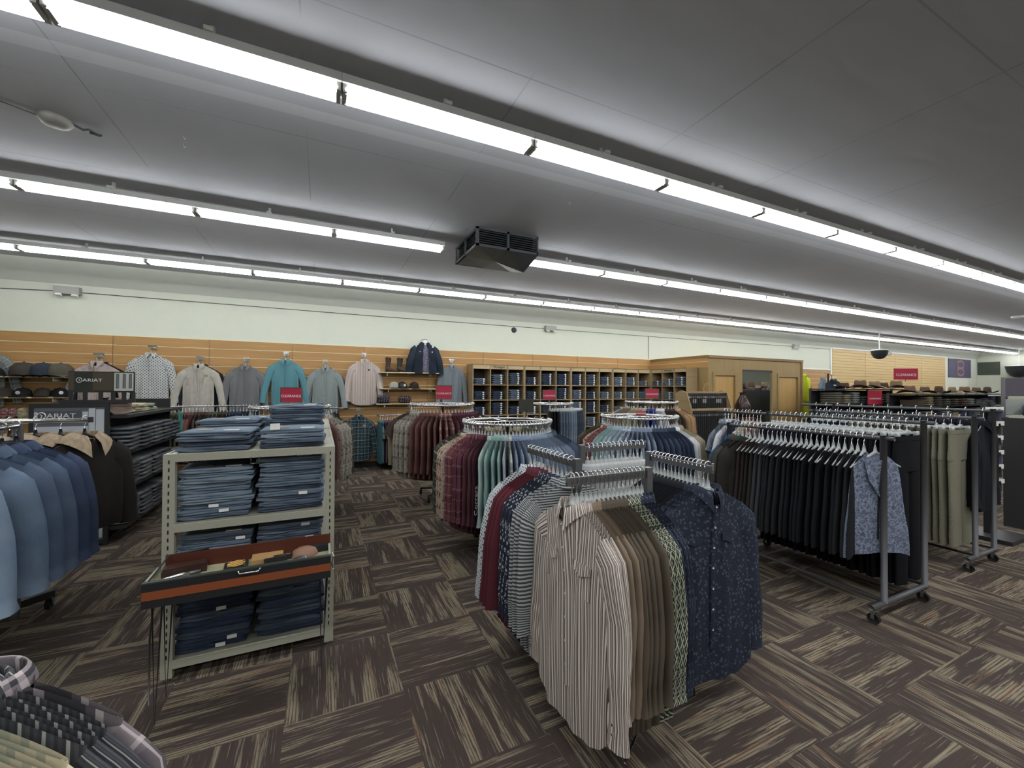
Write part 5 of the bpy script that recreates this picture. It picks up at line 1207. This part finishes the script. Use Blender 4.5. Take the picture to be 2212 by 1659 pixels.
def cowboy_hat(x, y, z, mat, lab, s=1., rz=0.):
    t = thing('cowboy_hat', lab, 'hat', (x, y, z), rz)
    rows = []
    for r, h_, in ((.082, 0), (.080, .03), (.077, .085), (.068, .115), (.05, .118), (.02, .098), (.001, .096)):
        rows.append([(r*s*.85*cos(a), r*s*1.12*sin(a), (h_+.03+(.012*abs(sin(a)) if h_ > .1 else 0))*s) for a in [2*pi*k/24 for k in range(24)]])
    m = M(); m.grid(rows, cu=True); part('crown', m, mat, t, True)
    rows = []
    for r in (.08, .12, .16, .195): rows.append([(r*s*.95*cos(a), r*s*1.05*sin(a), (.03+max(0, abs(cos(a)))**2*(r-.08)*.40-.02*abs(sin(a))*(r-.08)/.1)*s) for a in [2*pi*k/32 for k in range(32)]])
    m = M(); m.grid(rows, cu=True); m2 = [(p[0], p[1], p[2]-.004) for r in rows for p in r]; m.grid([m2[i*32:(i+1)*32] for i in range(4)], cu=True); part('brim', m, mat, t, True)
    part('band', M().lathe([(.084*s, .032*s), (.083*s, .05*s)], 24, sx=.86, sy=1.13), black, t, True)
ht = [fab('solid', '7a5c44'), fab('solid', '8f7250'), fab('solid', '5c4234'), fab('solid', '6c5646')]
cowboy_hat(11.42, 5.22, 1.552, ht[0], 'tall brown felt cowboy hat on top of the hat shelving', 1.3, .3); cowboy_hat(12.05, 5.22, 1.552, ht[1], 'light tan cowboy hat with upturned brim, second from the left', 1.2, .2)
cowboy_hat(10.95, 5.3, 1.552, ht[2], 'low dark brown hat at the left of the tall brown hat', .9); cowboy_hat(12.55, 5.25, 1.552, ht[2], 'small dark brown hat right of the light tan hat', 1.0); cowboy_hat(13.15, 5.25, 1.552, ht[1], 'brown hat half hidden behind the large clearance sign', 1.35, .5)
for i, x in enumerate((12.0, 12.7, 13.4, 14.1, 14.8, 15.5, 16.2)): cowboy_hat(x, 4.55, 1.452, ht[(i*3) % 4], ['leftmost', 'second', 'third', 'fourth', 'fifth', 'sixth', 'rightmost'][i]+' of the flat brown hats on top of the second shelving', 1.0 if i % 2 else 1.1, .8*i)
def bigsign(x, y, z, w, h, label, rz=-YAW, ts=None):
    t = thing('sale_sign', label, 'sign', (x, y, 0), rz); part('card', M().box(-w/2, -.006, z, w/2, .006, z+h), plain('sign_red_b0', hx('a8283f'), .5), t)
    part('stem', M().cyl(0, .012, z-.05, z+h*.5, .006), blackm, t); text('CLEARANCE', ts or w*.15, paper, t, (0, -.008, z+h*.42), (pi/2, 0, 0)); return t
bigsign(13.25, 5.1, 1.79, .60, .28, 'large red clearance sign above the hat shelving')
bigsign(11.55, 5.0, 1.19, .33, .33, 'tilted red clearance sign hanging low on the hat shelving')
single('hat_box', M().box(-.2, -.15, 0, .2, .15, .12).box(-.17, -.12, .12, .17, .12, .18), plain('box_white', hx('b4bab8'), .5), 'white plastic box with grey packs on the hat shelving', 'box', None, (13.0, 5.0+.2, 1.2215+.0), .1)
# sock tower and dark case at the right edge
t = thing('sock_tower', 'black wire tower hung with white-labelled sock packs at the right edge', 'display stand', (6.35, 1.78, 0))
part('column', M().box(-.03, -.03, .04, .03, .03, 1.42), blackm, t); part('base', M().box(-.22, -.22, 0, .22, .22, .04), blackm, t); part('panel', M().box(-.15, -.012, .5, .15, .012, 1.40), blackm, t)
for r_ in range(6):
    for c_ in range(2):
        z = 1.36-r_*.15; x = 6.35-.08+c_*.15
        q = thing('sock_pack', '%s sock pack with a white card, %s side of the sock tower' % (['top', 'second', 'third', 'fourth', 'fifth', 'bottom'][r_], ('left', 'right')[c_]), 'socks', (x, 1.74, z), -.7+rnd.uniform(-.2, .2))
        part('card', M().box(-.055, -.012, -.05, .055, -.008, -.005), paper, q); part('socks', M().tube([(0, .0, -.03), (.0, 0, -.14)], [.03, .035], 8), [black, GM[2], GM[5]][(r_+c_) % 3], q, True)
t = thing('shoe_shelving', 'tall dark shoe shelving with boxes at the right edge', 'shelving', (7.0, 1.35, 0))
sw_, sd = 1.3, .5
for x in (0, sw_-.03): part('upright', M().box(x, 0, 0, x+.03, sd, 1.22), blackm, t)
for z in (.05, .33, .61, .89, 1.2): part('shelf', M().box(.03, 0, z-.02, sw_-.03, sd, z), darksteel, t)
part('back', M().box(.03, sd-.01, .05, sw_-.03, sd-.001, 1.18), blackm, t)
for z, zn in ((.051, 'bottom'), (.331, 'second'), (.611, 'third'), (.891, 'top')):
    for k in range(3):
        cc = ['5c4432', '2c2e30', '6b5a48', '3f3530'][(k+int(z*10)) % 4]
        q = thing('boot_box', '%s box on the %s shelf of the shoe shelving, %s' % ({'5c4432': 'brown', '2c2e30': 'black', '6b5a48': 'tan', '3f3530': 'dark brown'}[cc], zn, ['left one', 'middle one', 'right one'][k]), 'box', (7.24+k*.40, 1.58, z))
        part('box', M().box(-.18, -.17, 0, .18, .17, .13), plain('cb'+cc, hx(cc), .6), q); part('lid', M().box(-.184, -.174, .13, .184, .174, .17), plain('cb'+cc, 0), q); part('end_label', M().box(.05, -.1745, .03, .14, -.1705, .09), paper, q)
t = thing('goods_bag', 'shiny dark blue bag bulging on top of the shoe shelving', 'bag', (7.35, 1.62, 1.201))
part('body', M().lathe([(.001, .0), (.16, .0), (.21, .06), (.21, .14), (.16, .21), (.001, .22)], 20, sx=1.2, sy=.8), plain('shiny_blue', hx('27304e'), .12, .8), t, True); part('strap', M().tube([(-.1, 0, .215), (-.05, 0, .26), (.05, 0, .26), (.1, 0, .215)], .008), black, t, True)
t = thing('framed_panel', 'grey framed sign panel rising at the right edge', 'sign', (7.45, 1.82, 1.201), -1.0); part('frame', M().box(-.16, -.01, 0, -.13, .01, .48).box(.13, -.01, 0, .16, .01, .48), steel, t); part('panel', M().box(-.13, -.006, .26, .13, .006, .47), plain('panel_grey', hx('5a5560'), .5), t); part('lower_panel', M().box(-.13, -.006, .04, .13, .006, .22), plain('panel_pale', hx('9da39c'), .5), t)
# dark sign holder on the round rack
t = thing('sign_holder', 'dark empty sign holder standing on the round rack of long shirts', 'sign', (2.55, 5.0, 0), -YAW); part('pole', M().cyl(0, 0, .02, 1.29, .008), blackm, t); part('foot', M().lathe([(.001, .02), (.15, .015), (.16, 0)], 16), blackm, t, True); part('card', M().box(-.10, -.006, 1.20, .10, .006, 1.37), plain('card_olive', hx('3c3d34'), .5), t)

# ------------------------------------------------------------------ hangers: the largest in view one by one, the rest as one mass
_hq.sort(key=lambda q: (q[0]-Vector((0, 0, H))).length)
mass = M()
for i, (loc, rz, label, grp, kind, far, mat) in enumerate(_hq):
    if i < 298: _hanger(loc, rz, label, grp, kind, far, mat)
    else:
        hk, bd, _ = hanger_meshes(kind); c_, s_ = cos(rz), sin(rz)
        for mm_, mi in ((hk, 0), (bd, 1)): mass.add([(loc.x+v[0]*c_-v[1]*s_, loc.y+v[0]*s_+v[1]*c_, loc.z+v[2]) for v in mm_.v], mm_.f, mi, mm_.uv)
tag(ob('clothes_hangers', mass.mesh('clothes_hangers', [chrome, clearp], True)), 'mass of clear hangers on the racks far from the camera', 'hangers', None, 'stuff')
